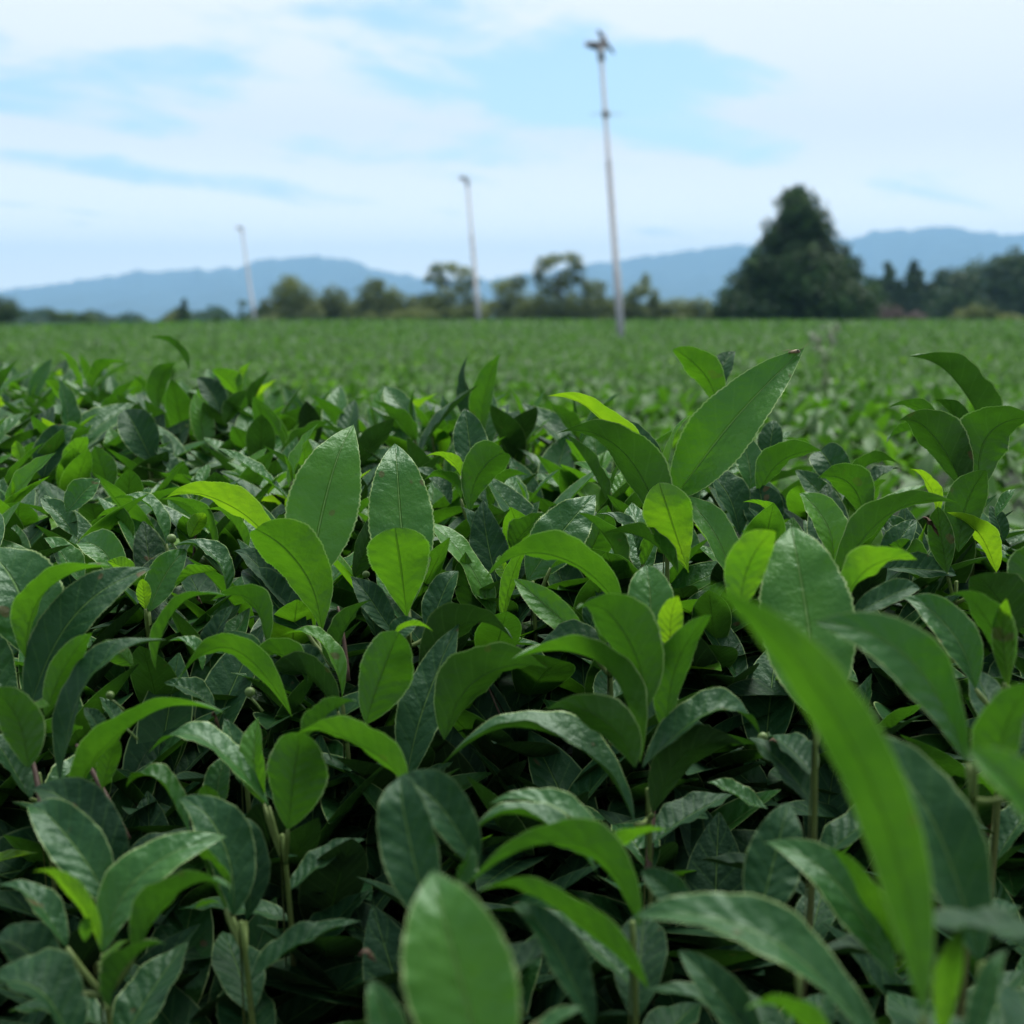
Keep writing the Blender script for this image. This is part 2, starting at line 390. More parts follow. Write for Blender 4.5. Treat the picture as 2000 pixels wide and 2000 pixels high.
HERO = [
 # label, stem x, stem y, leaves, options
 ('tallest broad bright leaf with pale midrib, beside a yellow-green leaf tilted sideways', 632, 1235, [
   (606, 1150, 690, 818, 150, 8, .60, dict(m=(632, 985), tw=8, cup=10, wave=.02, s='n', z=.006)),
   (548, 1098, 332, 962, 74, -128, .98, dict(m=(450, 988), dd=-.006, tw=10, l='yellow-green leaf lit through')),
   (628, 1240, 503, 1025, 128, -158, .66, dict(m=(598, 1128), s='o', tw=0, cup=22, z=-.008)),
   (612, 1232, 455, 1065, 66, -40, .12, dict(m=(520, 1130), z=.01)),
   (600, 1236, 478, 1102, 92, -28, .08, dict(m=(530, 1180), z=.004)),
   (690, 1130, 733, 1000, 60, -160, .22, dict(z=.05)),
 ], dict(d=.60)),
 ('upright serrated leaf behind a spoon-shaped bright leaf with a dark midrib', 796, 1216, [
   (800, 1190, 772, 852, 136, -3, .58, dict(m=(781, 1010), tw=-6, cup=8, wave=.02, z=.012, dd=.03)),
   (795, 1210, 772, 1046, 134, 183, .76, dict(m=(784, 1120), s='o', dd=-.024, tw=0, cup=14, curl=-.12, z=-.008)),
   (838, 1240, 892, 1112, 66, 25, .30, dict(m=(862, 1170), tw=10)),
   (735, 1245, 690, 1120, 60, -40, .10, dict(z=.02)),
   (770, 1240, 690, 1128, 62, -20, .16, dict(z=.0)),
 ], dict(d=.60)),
 ('slender twisted light green leaf with rippled edges next to two small yellow sprouts', 968, 1206, [
   (966, 1205, 803, 988, 58, -48, .68, dict(m=(905, 1108), wave=.09, tw=-30, cup=10)),
   (983, 1215, 1036, 1060, 36, 150, .86, dict(m=(1000, 1130))),
   (990, 1135, 975, 1083, 30, 20, .92, {}),
   (935, 1215, 905, 1075, 60, 160, .35, dict(z=.02)),
 ], dict(d=.63)),
 ('dark blue-green pointed leaf standing upright with a pale rim', 992, 1165, [
   (988, 1178, 942, 973, 88, 14, .12, dict(m=(958, 1085), tw=0, cup=14)),
   (945, 1100, 905, 985, 45, -50, .18, dict(z=.03)),
   (1000, 1075, 1060, 1000, 60, 130, .50, dict(z=.03)),
 ], dict(d=.66)),
 ('matte light green leaf with ragged rippled margins leaning over small folded leaves', 1040, 1135, [
   (1030, 1135, 1167, 958, 108, 6, .50, dict(m=(1092, 1048), wave=.05, wk=3.2, tw=4, cup=6, serr=.03)),
   (1075, 1110, 1148, 1092, 22, 120, .50, {}),
   (1200, 1140, 1136, 998, 62, -118, .40, dict(m=(1190, 1070), z=.01)),
   (1245, 1090, 1168, 1000, 40, -60, .25, dict(m=(1225, 1030), z=.0)),
   (1130, 1120, 1190, 985, 70, 200, .42, dict(z=.04)),
 ], dict(d=.645)),
 ('grey upright leaf behind a rounded green leaf and a tiny yellow one', 920, 1004, [
   (925, 935, 908, 796, 80, -8, .20, dict(tw=-4, z=.03)),
   (918, 1008, 986, 880, 92, 168, .48, dict(s='o', m=(930, 930), tw=6)),
   (910, 948, 836, 884, 30, -125, 1.0, dict(m=(880, 905), l='tiny yellow leaf')),
   (900, 975, 830, 935, 42, -110, .45, dict(m=(870, 935))),
   (960, 1000, 1030, 925, 50, 120, .50, dict(m=(985, 945), z=.03)),
   (880, 985, 810, 910, 50, -60, .22, dict(z=.03)),
 ], {}),
 ('thin pair of upright leaves, one folded green and one grey, against the blurred field', 940, 862, [
   (944, 852, 977, 690, 56, 152, .48, dict(m=(948, 770), tw=-8, cup=28)),
   (934, 855, 903, 696, 44, 55, .20, dict(m=(925, 780), tw=6, cup=26)),
   (905, 845, 860, 770, 30, 30, .25, dict(z=.05)),
   (935, 870, 870, 820, 34, -110, .40, {}),
   (960, 865, 1030, 800, 40, 60, .20, dict(z=.03)),
 ], dict(d=.98)),
 ('biggest arching leaf with an insect on its tip, next to a curved lime-yellow leaf', 1300, 975, [
   (1318, 972, 1570, 676, 138, 14, .62, dict(m=(1420, 845), cup=24, tw=6, wave=.05, dd=.0, s='e', curl=.03, tip='insect', l='long arching leaf with a bright folded side')),
   (1290, 968, 1083, 757, 62, -118, 1.0, dict(m=(1198, 848), tw=-10, l='lime-yellow leaf lit through')),
   (1306, 1058, 1094, 828, 104, -140, .36, dict(m=(1215, 893), s='l', z=-.02, curl=.1)),
   (1300, 970, 1208, 818, 62, -24, .14, dict(m=(1250, 880))),
   (1303, 972, 1357, 804, 24, 65, .95, dict(m=(1312, 875), l='narrow furled bud leaf')),
   (1345, 1118, 1292, 958, 108, 180, .86, dict(m=(1318, 1040), s='o', dd=-.02, tw=-4, cup=16, curl=-.15, z=-.03)),
   (1432, 1135, 1336, 962, 74, -32, .56, dict(m=(1392, 1048), z=-.02)),
   (1325, 1120, 1180, 1035, 60, -110, .45, dict(m=(1260, 1062), z=-.035)),
 ], dict(d=.625)),
 ('leaf trio with one grey blade rising behind the biggest arching leaf', 1405, 800, [
   (1402, 795, 1314, 680, 74, -152, .48, dict(m=(1372, 728))),
   (1400, 775, 1436, 684, 58, 22, .18, dict(m=(1408, 725))),
   (1415, 838, 1542, 764, 40, 112, .42, dict(m=(1478, 785))),
 ], dict(d=.80)),
 ('narrow grey-green leaf and its dark glossy neighbours above a mossy gap', 1468, 975, [
   (1465, 965, 1443, 835, 66, -18, .34, dict(m=(1462, 905))),
   (1500, 905, 1513, 818, 56, 8, .14, dict(z=.05)),
   (1482, 965, 1602, 876, 70, 132, .50, dict(m=(1528, 905), z=-.01)),
   (1445, 1045, 1363, 903, 74, -42, .13, dict(m=(1412, 960), z=-.03)),
   (1500, 1050, 1482, 946, 92, -3, .18, dict(z=-.03)),
   (1520, 1020, 1452, 976, 26, -120, .85, dict(m=(1495, 995), z=-.05)),
   (1590, 880, 1530, 855, 24, -100, .5, dict(z=.05)),
 ], dict(d=.74)),
 ('round grey leaf tucked behind a fuller green one with a clean pale edge', 1688, 1015, [
   (1668, 985, 1602, 878, 82, -12, .22, dict(m=(1632, 925), s='o', z=.02)),
   (1690, 1018, 1598, 930, 82, -150, .46, dict(m=(1660, 945), s='r')),
   (1660, 955, 1752, 902, 46, 118, .42, dict(m=(1700, 905), z=.03)),
   (1690, 965, 1755, 912, 40, 60, .16, dict(m=(1725, 930), z=.04)),
   (1640, 1015, 1555, 915, 60, -30, .30, dict(z=.04)),
   (1690, 975, 1730, 935, 24, 130, .6, {}),
 ], dict(d=.72)),
 ('sickle-shaped leaf folded into a green and a grey half above cupped dark leaves', 1905, 965, [
   (1925, 880, 1779, 692, 96, -112, .32, dict(m=(1878, 760), cup=38, tw=0, z=.05, l='sickle-shaped leaf with a grey half')),
   (1888, 965, 1758, 812, 108, -150, .34, dict(m=(1830, 862), cup=32)),
   (1915, 960, 2020, 812, 120, 152, .42, dict(m=(1925, 852), cup=16)),
   (1895, 890, 1822, 778, 48, -138, .50, dict(m=(1870, 820), z=.05)),
   (1840, 850, 1735, 792, 36, -132, .46, dict(m=(1795, 802), z=.06)),
   (1818, 830, 1728, 858, 40, -110, .5, dict(z=.1)),
 ], dict(d=.70)),
 ('muted cupped leaf with a folded yellowing leaf hanging at its foot', 1868, 1135, [
   (1872, 1078, 1925, 916, 92, 172, .34, dict(m=(1885, 990), s='r', tw=-10, cup=28)),
   (1946, 1118, 1850, 998, 56, -132, 1.02, dict(m=(1912, 1052), l='yellowing leaf')),
   (1830, 1010, 1779, 914, 34, -130, 1.0, dict(m=(1815, 950), z=.02)),
   (1850, 1120, 1830, 985, 60, 175, .28, dict(z=.0)),
   (1960, 1060, 1935, 985, 40, -20, .14, dict(z=.01)),
   (1945, 1010, 1985, 952, 26, 40, .45, {}),
 ], dict(d=.63)),
 ('long dark green leaf slanting across toward the yellowing one', 1650, 1140, [
   (1632, 1128, 1864, 966, 82, 122, .42, dict(m=(1732, 1022), s='l', tw=6)),
   (1628, 1098, 1563, 962, 78, -28, .78, dict(m=(1612, 1020))),
   (1730, 1110, 1870, 1120, 60, 40, .16, dict(z=.03)),
   (1720, 1120, 1790, 1010, 60, 20, .22, dict(z=.05)),
 ], dict(d=.585)),
 ('large pale rippled leaf facing us between two yellow-green ones', 1592, 1400, [
   (1604, 1410, 1542, 1016, 196, 4, .62, dict(q=.03, m=(1578, 1200), s='e', wave=.03, wk=4, cup=8, tw=0, serr=.03, dd=.035)),
   (1445, 1200, 1512, 1032, 96, 165, .92, dict(m=(1462, 1105), s='r', z=.02)),
   (1640, 1205, 1788, 1088, 78, 128, .95, dict(m=(1702, 1110), wave=.08, z=.03)),
   (1655, 1210, 1800, 1145, 56, 30, .16, dict(m=(1740, 1165), z=.04)),
 ], dict(d=.45)),
 ('drooping pale leaf with a sky-lit ridge, its edge notched', 1905, 1490, [
   (1890, 1490, 1620, 1212, 118, -28, .44, dict(m=(1772, 1288), wave=.05, cup=14, curl=.12, dd=-.01)),
   (1960, 1560, 2030, 1320, 110, 150, .48, dict(m=(1965, 1430))),
   (1925, 1470, 1940, 1370, 40, 160, .45, dict(z=.03)),
 ], dict(d=.37)),
 ('smaller drooping leaf with a bright sheen next to a narrow yellow bud', 1960, 1345, [
   (1905, 1345, 1763, 1160, 88, -22, .36, dict(m=(1855, 1225), wave=.05, curl=.1)),
   (1970, 1340, 1966, 1165, 50, 178, 1.0, dict(m=(1958, 1250), l='narrow yellow bud')),
   (1962, 1335, 1858, 1150, 80, -140, .40, dict(m=(1930, 1215))),
   (1985, 1240, 1905, 1115, 120, -150, .30, dict(z=.05)),
   (1990, 1180, 2060, 1060, 110, 160, .38, dict(z=.06)),
 ], dict(d=.47)),
 ('very close blurred bright leaf sweeping down diagonally', 1805, 2000, [
   (1805, 1985, 1335, 1128, 138, -154, .56, dict(m=(1655, 1415), s='l', cup=16, tw=8, wave=.07, wk=1.6, curl=.0, dd=-.01)),
   (1840, 2040, 1880, 1800, 60, 160, .95, dict(z=.02)),
   (1900, 2060, 1960, 1850, 60, 30, .35, dict(z=.02)),
 ], dict(d=.27)),
 ('broad blurred leaf with a grey sheen under the diagonal bright one', 1920, 1880, [
   (1915, 1880, 1672, 1420, 150, -26, .25, dict(m=(1810, 1600), cup=22, dd=.02)),
   (1880, 1700, 1740, 1470, 60, -130, .75, dict(m=(1820, 1560), z=.05)),
 ], dict(d=.325)),
 ('blurred leaf edge of pale grey entering from the side', 2090, 1660, [
   (2110, 1680, 1895, 1465, 120, -24, .52, dict(m=(1985, 1545), cup=30, dd=.0)),
 ], dict(d=.27)),
 ('largest blurred leaf at the bottom, broad and upright with a yellow rim', 955, 2150, [
   (965, 2160, 842, 1692, 236, 2, .56, dict(m=(897, 1900), cup=14, dd=.02, tw=0, wave=.02)),
   (775, 2080, 725, 1912, 84, -14, .42, dict(z=.03)),
   (1010, 2120, 1130, 1960, 70, 60, .30, dict(z=.05)),
 ], dict(d=.265)),
 ('two overlapping dark glossy leaves with yellow rims behind the largest blurred one', 880, 1830, [
   (850, 1830, 780, 1512, 130, 10, .24, dict(m=(800, 1640), cup=24, z=.0)),
   (935, 1700, 772, 1515, 108, -20, .18, dict(m=(858, 1575), z=.015)),
   (1265, 1930, 938, 1726, 74, -122, .52, dict(m=(1095, 1782), z=-.01)),
   (1160, 2010, 1005, 1762, 90, -30, .14, dict(m=(1085, 1860), z=-.03)),
   (890, 1735, 922, 1650, 46, -40, .40, dict(z=.0)),
 ], dict(d=.375)),
 ('stack of folded arching leaves with light ridges, one curled yellow tip', 1235, 1800, [
   (1250, 1810, 915, 1708, 92, -128, .44, dict(m=(1135, 1648), z=-.015)),
   (1165, 1705, 912, 1628, 74, -72, .34, dict(m=(1040, 1592))),
   (1195, 1690, 957, 1566, 66, -62, .38, dict(m=(1085, 1578), z=.01)),
   (1172, 1655, 1303, 1612, 44, 122, .84, dict(m=(1225, 1650), l='curled yellow-tipped leaf')),
   (1360, 1790, 1253, 1698, 70, -20, .18, dict(z=-.02)),
 ], dict(d=.40)),
 ('triangular dark leaf with a straight pale midrib beside a lighter folded leaf', 1560, 1900, [
   (1478, 1810, 1542, 1562, 118, -4, .18, dict(m=(1508, 1690), cup=10, z=.04, s='r')),
   (1745, 1910, 1498, 1635, 108, -24, .40, dict(m=(1640, 1735), cup=20)),
   (1755, 1870, 1620, 1650, 60, -130, .55, dict(m=(1690, 1760), z=.01)),
 ], dict(d=.36)),
 ('long low leaf with a silver sheen pointing sideways across the bottom', 1720, 2060, [
   (1740, 2075, 1242, 1782, 124, -48, .26, dict(m=(1480, 1838), cup=20)),
   (1640, 2080, 1462, 1958, 64, -122, .66, dict(m=(1545, 1985), z=-.01)),
   (1500, 2080, 1330, 1850, 90, -20, .10, dict(z=.04)),
 ], dict(d=.315)),
 ('spreading rosette of dark arching leaves around a yellow inner leaf', 1265, 1540, [
   (1250, 1490, 1008, 1276, 84, -112, .52, dict(m=(1172, 1302), cup=34, z=-.012)),
   (1265, 1380, 1137, 1168, 128, -150, .50, dict(m=(1222, 1238), s='r', z=-.01, curl=.14)),
   (1268, 1285, 1262, 1100, 108, -2, .52, dict(m=(1272, 1190), s='r', z=.02)),
   (1312, 1275, 1325, 1160, 58, 178, 1.0, dict(m=(1308, 1215), l='yellow inner leaf')),
   (1300, 1430, 1385, 1195, 78, 150, .48, dict(m=(1328, 1300))),
   (1240, 1500, 1066, 1372, 92, -150, .40, dict(m=(1190, 1410), z=-.02, curl=.1)),
   (1240, 1610, 868, 1468, 100, -68, .24, dict(m=(1085, 1425), z=-.02)),
   (1255, 1500, 1482, 1424, 86, 60, .22, dict(m=(1395, 1392), z=-.015)),
   (1275, 1590, 1460, 1450, 90, 150, .16, dict(m=(1340, 1470), z=.0)),
   (1500, 1580, 1385, 1520, 50, -60, .45, dict(m=(1430, 1560), z=.0)),
 ], dict(d=.485)),
 ('arched leaf like a bridge over a light pointed leaf', 1190, 1270, [
   (1215, 1195, 950, 1124, 92, -120, .50, dict(m=(1085, 1080), cup=24)),
   (1150, 1262, 1003, 1128, 66, -8, .78, dict(m=(1082, 1198), wave=.06)),
   (1150, 1230, 1180, 1160, 60, 10, .14, dict(z=.05)),
   (1180, 1260, 1210, 1190, 50, 140, .6, {}),
   (1200, 1300, 1045, 1272, 70, -60, .22, dict(m=(1120, 1250), z=-.01)),
 ], dict(d=.55)),
 ('two-toned cupped leaf against a tall dark blade, thin yellow tip on top', 775, 1500, [
   (715, 1415, 782, 1232, 124, 196, .40, dict(m=(738, 1318), s='r', cup=26, tw=0)),
   (792, 1530, 893, 1212, 98, 20, .20, dict(m=(838, 1370), cup=16, tw=10)),
   (768, 1245, 846, 1232, 24, 110, .95, dict(m=(805, 1222), z=-.005)),
   (868, 1445, 1066, 1300, 124, 134, .34, dict(m=(938, 1322), s='r')),
   (850, 1400, 905, 1295, 70, -20, .30, dict(z=.02)),
   (830, 1345, 1000, 1245, 96, 128, .22, dict(m=(905, 1215), z=.04)),
   (760, 1250, 815, 1208, 50, 20, .2, dict(z=.01)),
 ], dict(d=.52)),
 ('crooked light green leaf bending down beside a dark folded one', 672, 1400, [
   (668, 1365, 552, 1238, 46, -58, .78, dict(m=(632, 1252), wave=.06)),
   (655, 1310, 722, 1166, 60, 122, .30, dict(m=(672, 1235), z=.03)),
   (640, 1340, 545, 1255, 60, -50, .12, dict(z=.02)),
   (600, 1335, 495, 1318, 70, -120, .42, dict(m=(545, 1272), s='r')),
   (660, 1390, 505, 1335, 70, -125, .25, dict(m=(585, 1310))),
   (640, 1190, 610, 1130, 40, 10, .2, dict(z=.04)),
 ], dict(d=.555)),
 ('large blue-green leaves slanting up from one stalk, partly cut off by the picture edge', 75, 1510, [
   (62, 1290, -40, 1058, 170, -12, .34, dict(m=(40, 1160), cup=10, z=.02)),
   (50, 1285, 205, 1092, 78, 116, .60, dict(m=(92, 1165), z=.01)),
   (55, 1400, 293, 1103, 104, 24, .12, dict(m=(138, 1215), cup=18)),
   (118, 1530, 305, 1236, 76, 58, .26, dict(m=(178, 1338), cup=24, z=-.02)),
   (88, 1400, 182, 1228, 62, 172, .60, dict(m=(122, 1310))),
   (55, 1500, -20, 1340, 96, -162, .36, dict(m=(35, 1410), z=-.03)),
   (15, 1400, -60, 1180, 80, -30, .25, dict(z=.03)),
   (60, 1385, 98, 1378, 26, 60, .9, dict(z=-.02)),
   (60, 1560, -30, 1430, 80, -50, .14, dict(z=-.01)),
 ], dict(d=.50), ),
 ('arching leaf with a yellowish lower half over red-brown twigs', 150, 1600, [
   (140, 1600, 424, 1366, 78, 116, .56, dict(m=(232, 1432), cup=24)),
   (200, 1540, 230, 1440, 50, 165, .65, dict(z=.02)),
   (200, 1440, 165, 1380, 40, -30, .16, dict(z=.03)),
   (240, 1430, 195, 1360, 36, -40, .30, dict(z=.05)),
 ], dict(d=.475)),
 ('whorl of glossy leaves spread open low down, with a bright curved one in the middle', 195, 1880, [
   (200, 1862, 434, 1622, 104, 34, .60, dict(m=(268, 1722), wave=.05, cup=12, l='bright curved leaf')),
   (222, 1780, 52, 1562, 118, -14, .26, dict(m=(138, 1640), cup=20, z=.01)),
   (240, 1745, 60, 1532, 122, -22, .12, dict(m=(160, 1590), z=.03)),
   (197, 1852, 68, 1694, 42, -140, .92, dict(m=(145, 1745), z=-.012)),
   (265, 1862, 444, 1718, 86, 120, .34, dict(m=(340, 1748))),
   (130, 1850, -5, 1722, 66, -48, .34, dict(m=(70, 1770))),
   (196, 1895, 250, 1832, 24, 60, .92, dict(z=-.015)),
   (215, 1970, 318, 1838, 84, 108, .28, dict(m=(255, 1880), z=-.015)),
   (145, 2050, -30, 1930, 150, -55, .18, dict(m=(60, 1925), z=-.03)),
   (110, 1925, -20, 1845, 110, -40, .16, dict(m=(40, 1850), z=-.0)),
   (165, 1840, 170, 1790, 30, 180, .8, dict(z=-.01)),
 ], dict(d=.405)),
 ('blunt folded leaf with a yellow-green edge overlapping a darker twin', 470, 1800, [
   (455, 1790, 352, 1555, 116, -22, .26, dict(m=(440, 1642), cup=24)),
   (480, 1800, 455, 1585, 70, -30, .14, dict(m=(490, 1670), z=.015)),
   (440, 1775, 375, 1640, 50, -130, .45, dict(z=.01)),
   (380, 1775, 430, 1762, 22, 110, .6, dict(z=-.01)),
 ], dict(d=.43)),
 ('dark upright fan of leaves on one stalk with a light middle blade', 550, 1630, [
   (525, 1575, 292, 1460, 76, -62, .36, dict(m=(402, 1448), cup=16)),
   (515, 1570, 502, 1398, 62, 28, .74, dict(m=(500, 1480))),
   (562, 1620, 585, 1428, 136, 196, .36, dict(m=(570, 1520), s='r', cup=22)),
   (800, 1540, 575, 1428, 84, -122, .46, dict(m=(692, 1450), z=-.015)),
   (370, 1630, 248, 1535, 62, -66, .48, dict(m=(300, 1520), z=-.01)),
   (470, 1530, 440, 1402, 60, -25, .30, dict(z=.02)),
   (420, 1590, 440, 1470, 60, 20, .34, dict(z=.02)),
   (590, 1450, 690, 1360, 60, 120, .34, dict(z=.0)),
   (395, 1620, 405, 1530, 60, -160, .40, dict(z=.02)),
 ], dict(d=.47)),
 ('low arching leaf over a dark hollow with small green flower buds', 470, 1440, [
   (570, 1400, 338, 1335, 66, -128, .46, dict(m=(452, 1262), cup=18)),
   (305, 1310, 432, 1150, 44, 112, .60, dict(m=(335, 1205), cup=30)),
   (515, 1310, 430, 1232, 56, -20, .42, dict(m=(480, 1268), z=.01)),
   (400, 1300, 455, 1180, 50, 40, .16, dict(z=.02)),
   (395, 1310, 330, 1250, 36, -60, .55, dict(m=(372, 1262))),
   (520, 1260, 412, 1172, 60, -124, .56, dict(m=(490, 1172), z=.03)),
   (260, 1300, 200, 1250, 50, 180, .6, {}),
   (420, 1380, 320, 1330, 50, -50, .2, dict(z=.03)),
 ], dict(d=.53)),
 ('three light leaves fanning out around a furled bud', 285, 1205, [
   (292, 1195, 364, 1070, 74, 10, .56, dict(m=(318, 1130))),
   (284, 1190, 278, 1128, 34, 178, .92, {}),
   (238, 1140, 150, 1058, 76, -22, .62, dict(m=(200, 1075), s='r')),
   (442, 1155, 343, 1060, 52, -58, .34, dict(m=(420, 1085), z=.01)),
   (425, 1115, 338, 1140, 40, -110, .6, dict(m=(385, 1125), z=.01)),
   (265, 1120, 210, 1095, 36, -140, .85, {}),
   (160, 1140, 88, 1045, 60, -40, .45, dict(z=.02)),
 ], dict(d=.605)),
 ('slim arched leaf with a light spine among the soft ones', 330, 1090, [
   (325, 1062, 216, 972, 46, -66, .48, dict(m=(290, 992), cup=26)),
   (420, 1085, 320, 968, 42, -112, .55, dict(m=(388, 1010), cup=24)),
   (480, 1085, 408, 990, 44, -112, .55, dict(m=(455, 1020), cup=24)),
   (260, 1050, 190, 1010, 40, -120, .7, dict(m=(230, 1010))),
   (150, 1050, 78, 970, 50, -30, .30, {}),
   (130, 1000, 195, 935, 60, 30, .45, {}),
   (370, 1050, 400, 1000, 40, 170, .85, {}),
 ], dict(d=.70)),
 ('dark grey leaf folded like a tent among blurred shoots', 290, 905, [
   (300, 905, 243, 796, 92, -6, .16, dict(cup=34, tw=0)),
   (85, 935, 150, 834, 70, 24, .18, dict(m=(105, 872))),
   (130, 930, 170, 850, 50, 160, .75, {}),
   (45, 900, 30, 860, 30, 160, .95, {}),
   (340, 930, 300, 870, 40, -50, .18, {}),
   (215, 960, 185, 870, 60, 190, .45, {}),
 ], dict(d=.88)),
 ('curved leaf hooking up above the blurred canopy next to small pinkish buds', 365, 830, [
   (368, 722, 295, 654, 30, -112, .42, dict(m=(345, 685), cup=26)),
   (310, 800, 345, 705, 50, 150, .38, dict(m=(312, 745))),
   (435, 822, 384, 735, 52, -18, .14, dict(m=(415, 770))),
   (470, 775, 415, 720, 50, -140, .70, {}),
   (440, 830, 480, 760, 40, 150, .40, {}),
   (470, 765, 490, 705, 26, 120, .85, {}),
   (180, 760, 245, 705, 40, 118, .45, dict(m=(200, 725))),
   (160, 760, 115, 680, 24, -120, .75, {}),
   (145, 800, 90, 740, 40, -140, .7, {}),
 ], dict(d=1.05)),
]
HERO_OBJS = []
for h in HERO:
    label, sx, sy, lv, op = h
    HERO_OBJS.append(hero_shoot(label, sx, sy, lv, **op))
# ------------------------------------------------------------------ the near hedge
HY = [.2, .37, .45, .56, .64, .85, 1.15, 1.5, 2.0, 2.6]
HH = [.19, .165, .148, .124, .110, .092, .092, .092, .088, .094]
def sstep(x, a, b):
    t = np.clip((np.asarray(x, float) - a) / (b - a), 0, 1); return t * t * (3 - 2 * t)
def near_h(X, Y):
    q = .8 * X + .6 * Y
    return np.interp(Y, HY, HH) + .30 * sstep(q, .60, .96)

def make_template(seed, young):
    """one ordinary shoot: a stem, whorled leaves that get larger and darker downward, a furled bud"""
    r = random.Random(seed)
    leaves = []
    n = r.choice((4, 5, 5, 6))
    a0 = r.uniform(0, 6.28)
    hgt = r.uniform(.045, .07)
    lean = np.array([r.uniform(-.012, .012), r.uniform(-.012, .012), 0])
    stem = bez(np.array([0, 0, -.06]), np.array([0, 0, -.0]) + lean * .3, lean + np.array([0, 0, hgt * .35]), 9)
    for i in range(n):
        f = i / (n - 1)
        az = a0 + i * 2.399 + r.uniform(-.3, .3)
        el = R(72 - 48 * f + r.uniform(-12, 12))
        L = (.026 + .036 * min(1, f * 1.8)) * r.uniform(.85, 1.18)
        if i == 0: L = .024
        P = stem[-1 - min(5, int(f * 5))]
        out = np.array([math.cos(az), math.sin(az), 0])
        T = out * math.cos(el) + np.array([0, 0, 1]) * math.sin(el)
        Up = -out * math.sin(el) + np.array([0, 0, 1]) * math.cos(el)
        ar = r.uniform(.06, .24)
        P2 = P + T * L - Up * L * ar
        C = bez(P, P + T * L * .5 + Up * L * .04, P2, 25)
        S = np.cross(T, Up)
        W = L * r.uniform(.33, .42) if i else L * .22
        V, q, uv = leaf_sheet(C, S, W, r.choice('nnrl') if i else 'l', cup=r.uniform(12, 34) if i else 60, wave=r.uniform(.01, .07), serr=.03, nv=6, teeth=12, phase=r.random(), twist=r.uniform(-28, 28))
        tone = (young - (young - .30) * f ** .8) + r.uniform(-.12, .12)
        if r.random() < .12: tone = .9
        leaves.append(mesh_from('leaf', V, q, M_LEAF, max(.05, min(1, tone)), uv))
    mb = MB(); mb.tube(stem, np.linspace(.0016, .0009, 9), 6, .8)
    return leaves, mb.mesh('stem', M_STEM)

TEMPL = [make_template(100 + i, y) for i, y in enumerate((.55, .62, .70, .50, .85, .60, .45, .75, .58, .66))]

DARKT = [make_template(200 + i, y) for i, y in enumerate((.34, .30, .42, .36))]  # front shoots: darker leaf tones, the shade is put into the colour
def visible_points(n_try, spacing, y0, y1, qmax, seed):
    g = np.random.default_rng(seed); pts = []
    for _ in range(n_try):
        Y = y0 + (y1 - y0) * g.random() ** .75
        X = g.uniform(-1, 1) * (.365 * Y + .03)
        if .8 * X + .6 * Y > qmax: continue
        s = spacing * (0.75 + .3 * Y)
        if all((X - a) ** 2 + (Y - b) ** 2 > s * s for a, b in pts): pts.append((X, Y))
    return pts

def to_pix(p):
    y = p[1]; z = p[2] - CAMZ
    d = y * CP - z * SP; v = y * SP + z * CP
    return 1000 + p[0] / d * F, 1000 - v / d * F, d

ANCH = [(h[1], h[2], h[4].get('d') or depth_at(h[2])) for h in HERO]
HLEAF = []
for h in HERO:
    dd = h[4].get('d') or depth_at(h[2])
    for lf in h[3]:
        k = lf[7] if len(lf) > 7 else {}
        if lf[4] < 45: continue
        a, b = k.get('m', ((lf[0] + lf[2]) / 2, (lf[1] + lf[3]) / 2))
        HLEAF += [(a, b, dd + k.get('z', 0)), ((a + lf[2]) / 2, (b + lf[3]) / 2, dd + k.get('z', 0)), ((a + lf[0]) / 2, (b + lf[1]) / 2, dd + k.get('z', 0))]
HLA = np.array(HLEAF)
cand = visible_points(5200, .047, .52, 2.55, .84, 3) + [(x, y) for x, y in visible_points(700, .062, .33, .56, .84, 4) if y < .5]
fill = []
for X, Y in cand:
    Z = CAMZ - float(near_h(X, Y))
    px, py, d = to_pix((X, Y, Z))
    if any(abs(px - a) < 62 and -170 < py - b < 45 and d < dd + .06 and Y < 1 for a, b, dd in ANCH): continue
    if any(abs(px - a) < 62 and b - 25 < py < b + 150 and d < dd + .035 for a, b, dd in HLEAF): continue
    fill.append((X, Y, Z, px, py))
fill.sort(key=lambda p: p[1])
g = np.random.default_rng(21)
ZONES = {
 'a': ('small tea shoot lost in the soft-focus leaf tops along the far rim of the hedge', 'soft-focus tea shoots along the rim of the hedge'),
 'b': ('mid-green tea shoot crowded between many alike behind the sharp tall leaves', 'crowded tea shoots behind the tall ones'),
 'd': ('dark low tea shoot sunk in the shadow at the bottom of the hedge', 'dark low shoots at the bottom'),
 'c': ('short tea shoot half hidden at the feet of the tall sharp leaves', 'short tea shoots between the tall ones'),
}
extra = []
def put_shoot(X, Y, Z, i):
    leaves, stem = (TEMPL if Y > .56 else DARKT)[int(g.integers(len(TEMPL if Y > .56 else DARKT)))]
    e = empty('tea_shoot', (X, Y, Z - (.012 if Y < .9 else 0.0) - .07 * (1 - float(sstep(Y, .42, .64))) + g.normal(0, .006)))
    e.rotation_euler = (g.normal(0, .2), g.normal(0, .2), g.uniform(0, 6.28))
    s = g.uniform(.78, 1.1) * (.80 if Y < .85 else .95); e.scale = (s, s, s)
    zone = 'a' if Y > 1.35 else ('b' if Y > .82 else ('c' if Y > .53 else 'd'))
    tag(e, ZONES[zone][0], 'tea shoot', ZONES[zone][1])
    obj('stem', stem, e)
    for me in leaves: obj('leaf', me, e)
MAXN = 300 - len(HERO)
for i, (X, Y, Z, px, py) in enumerate(fill):
    if i < MAXN: put_shoot(X, Y, Z, i)
    else: extra.append((X, Y, Z))
print('fillers', len(fill), 'extra', len(extra))

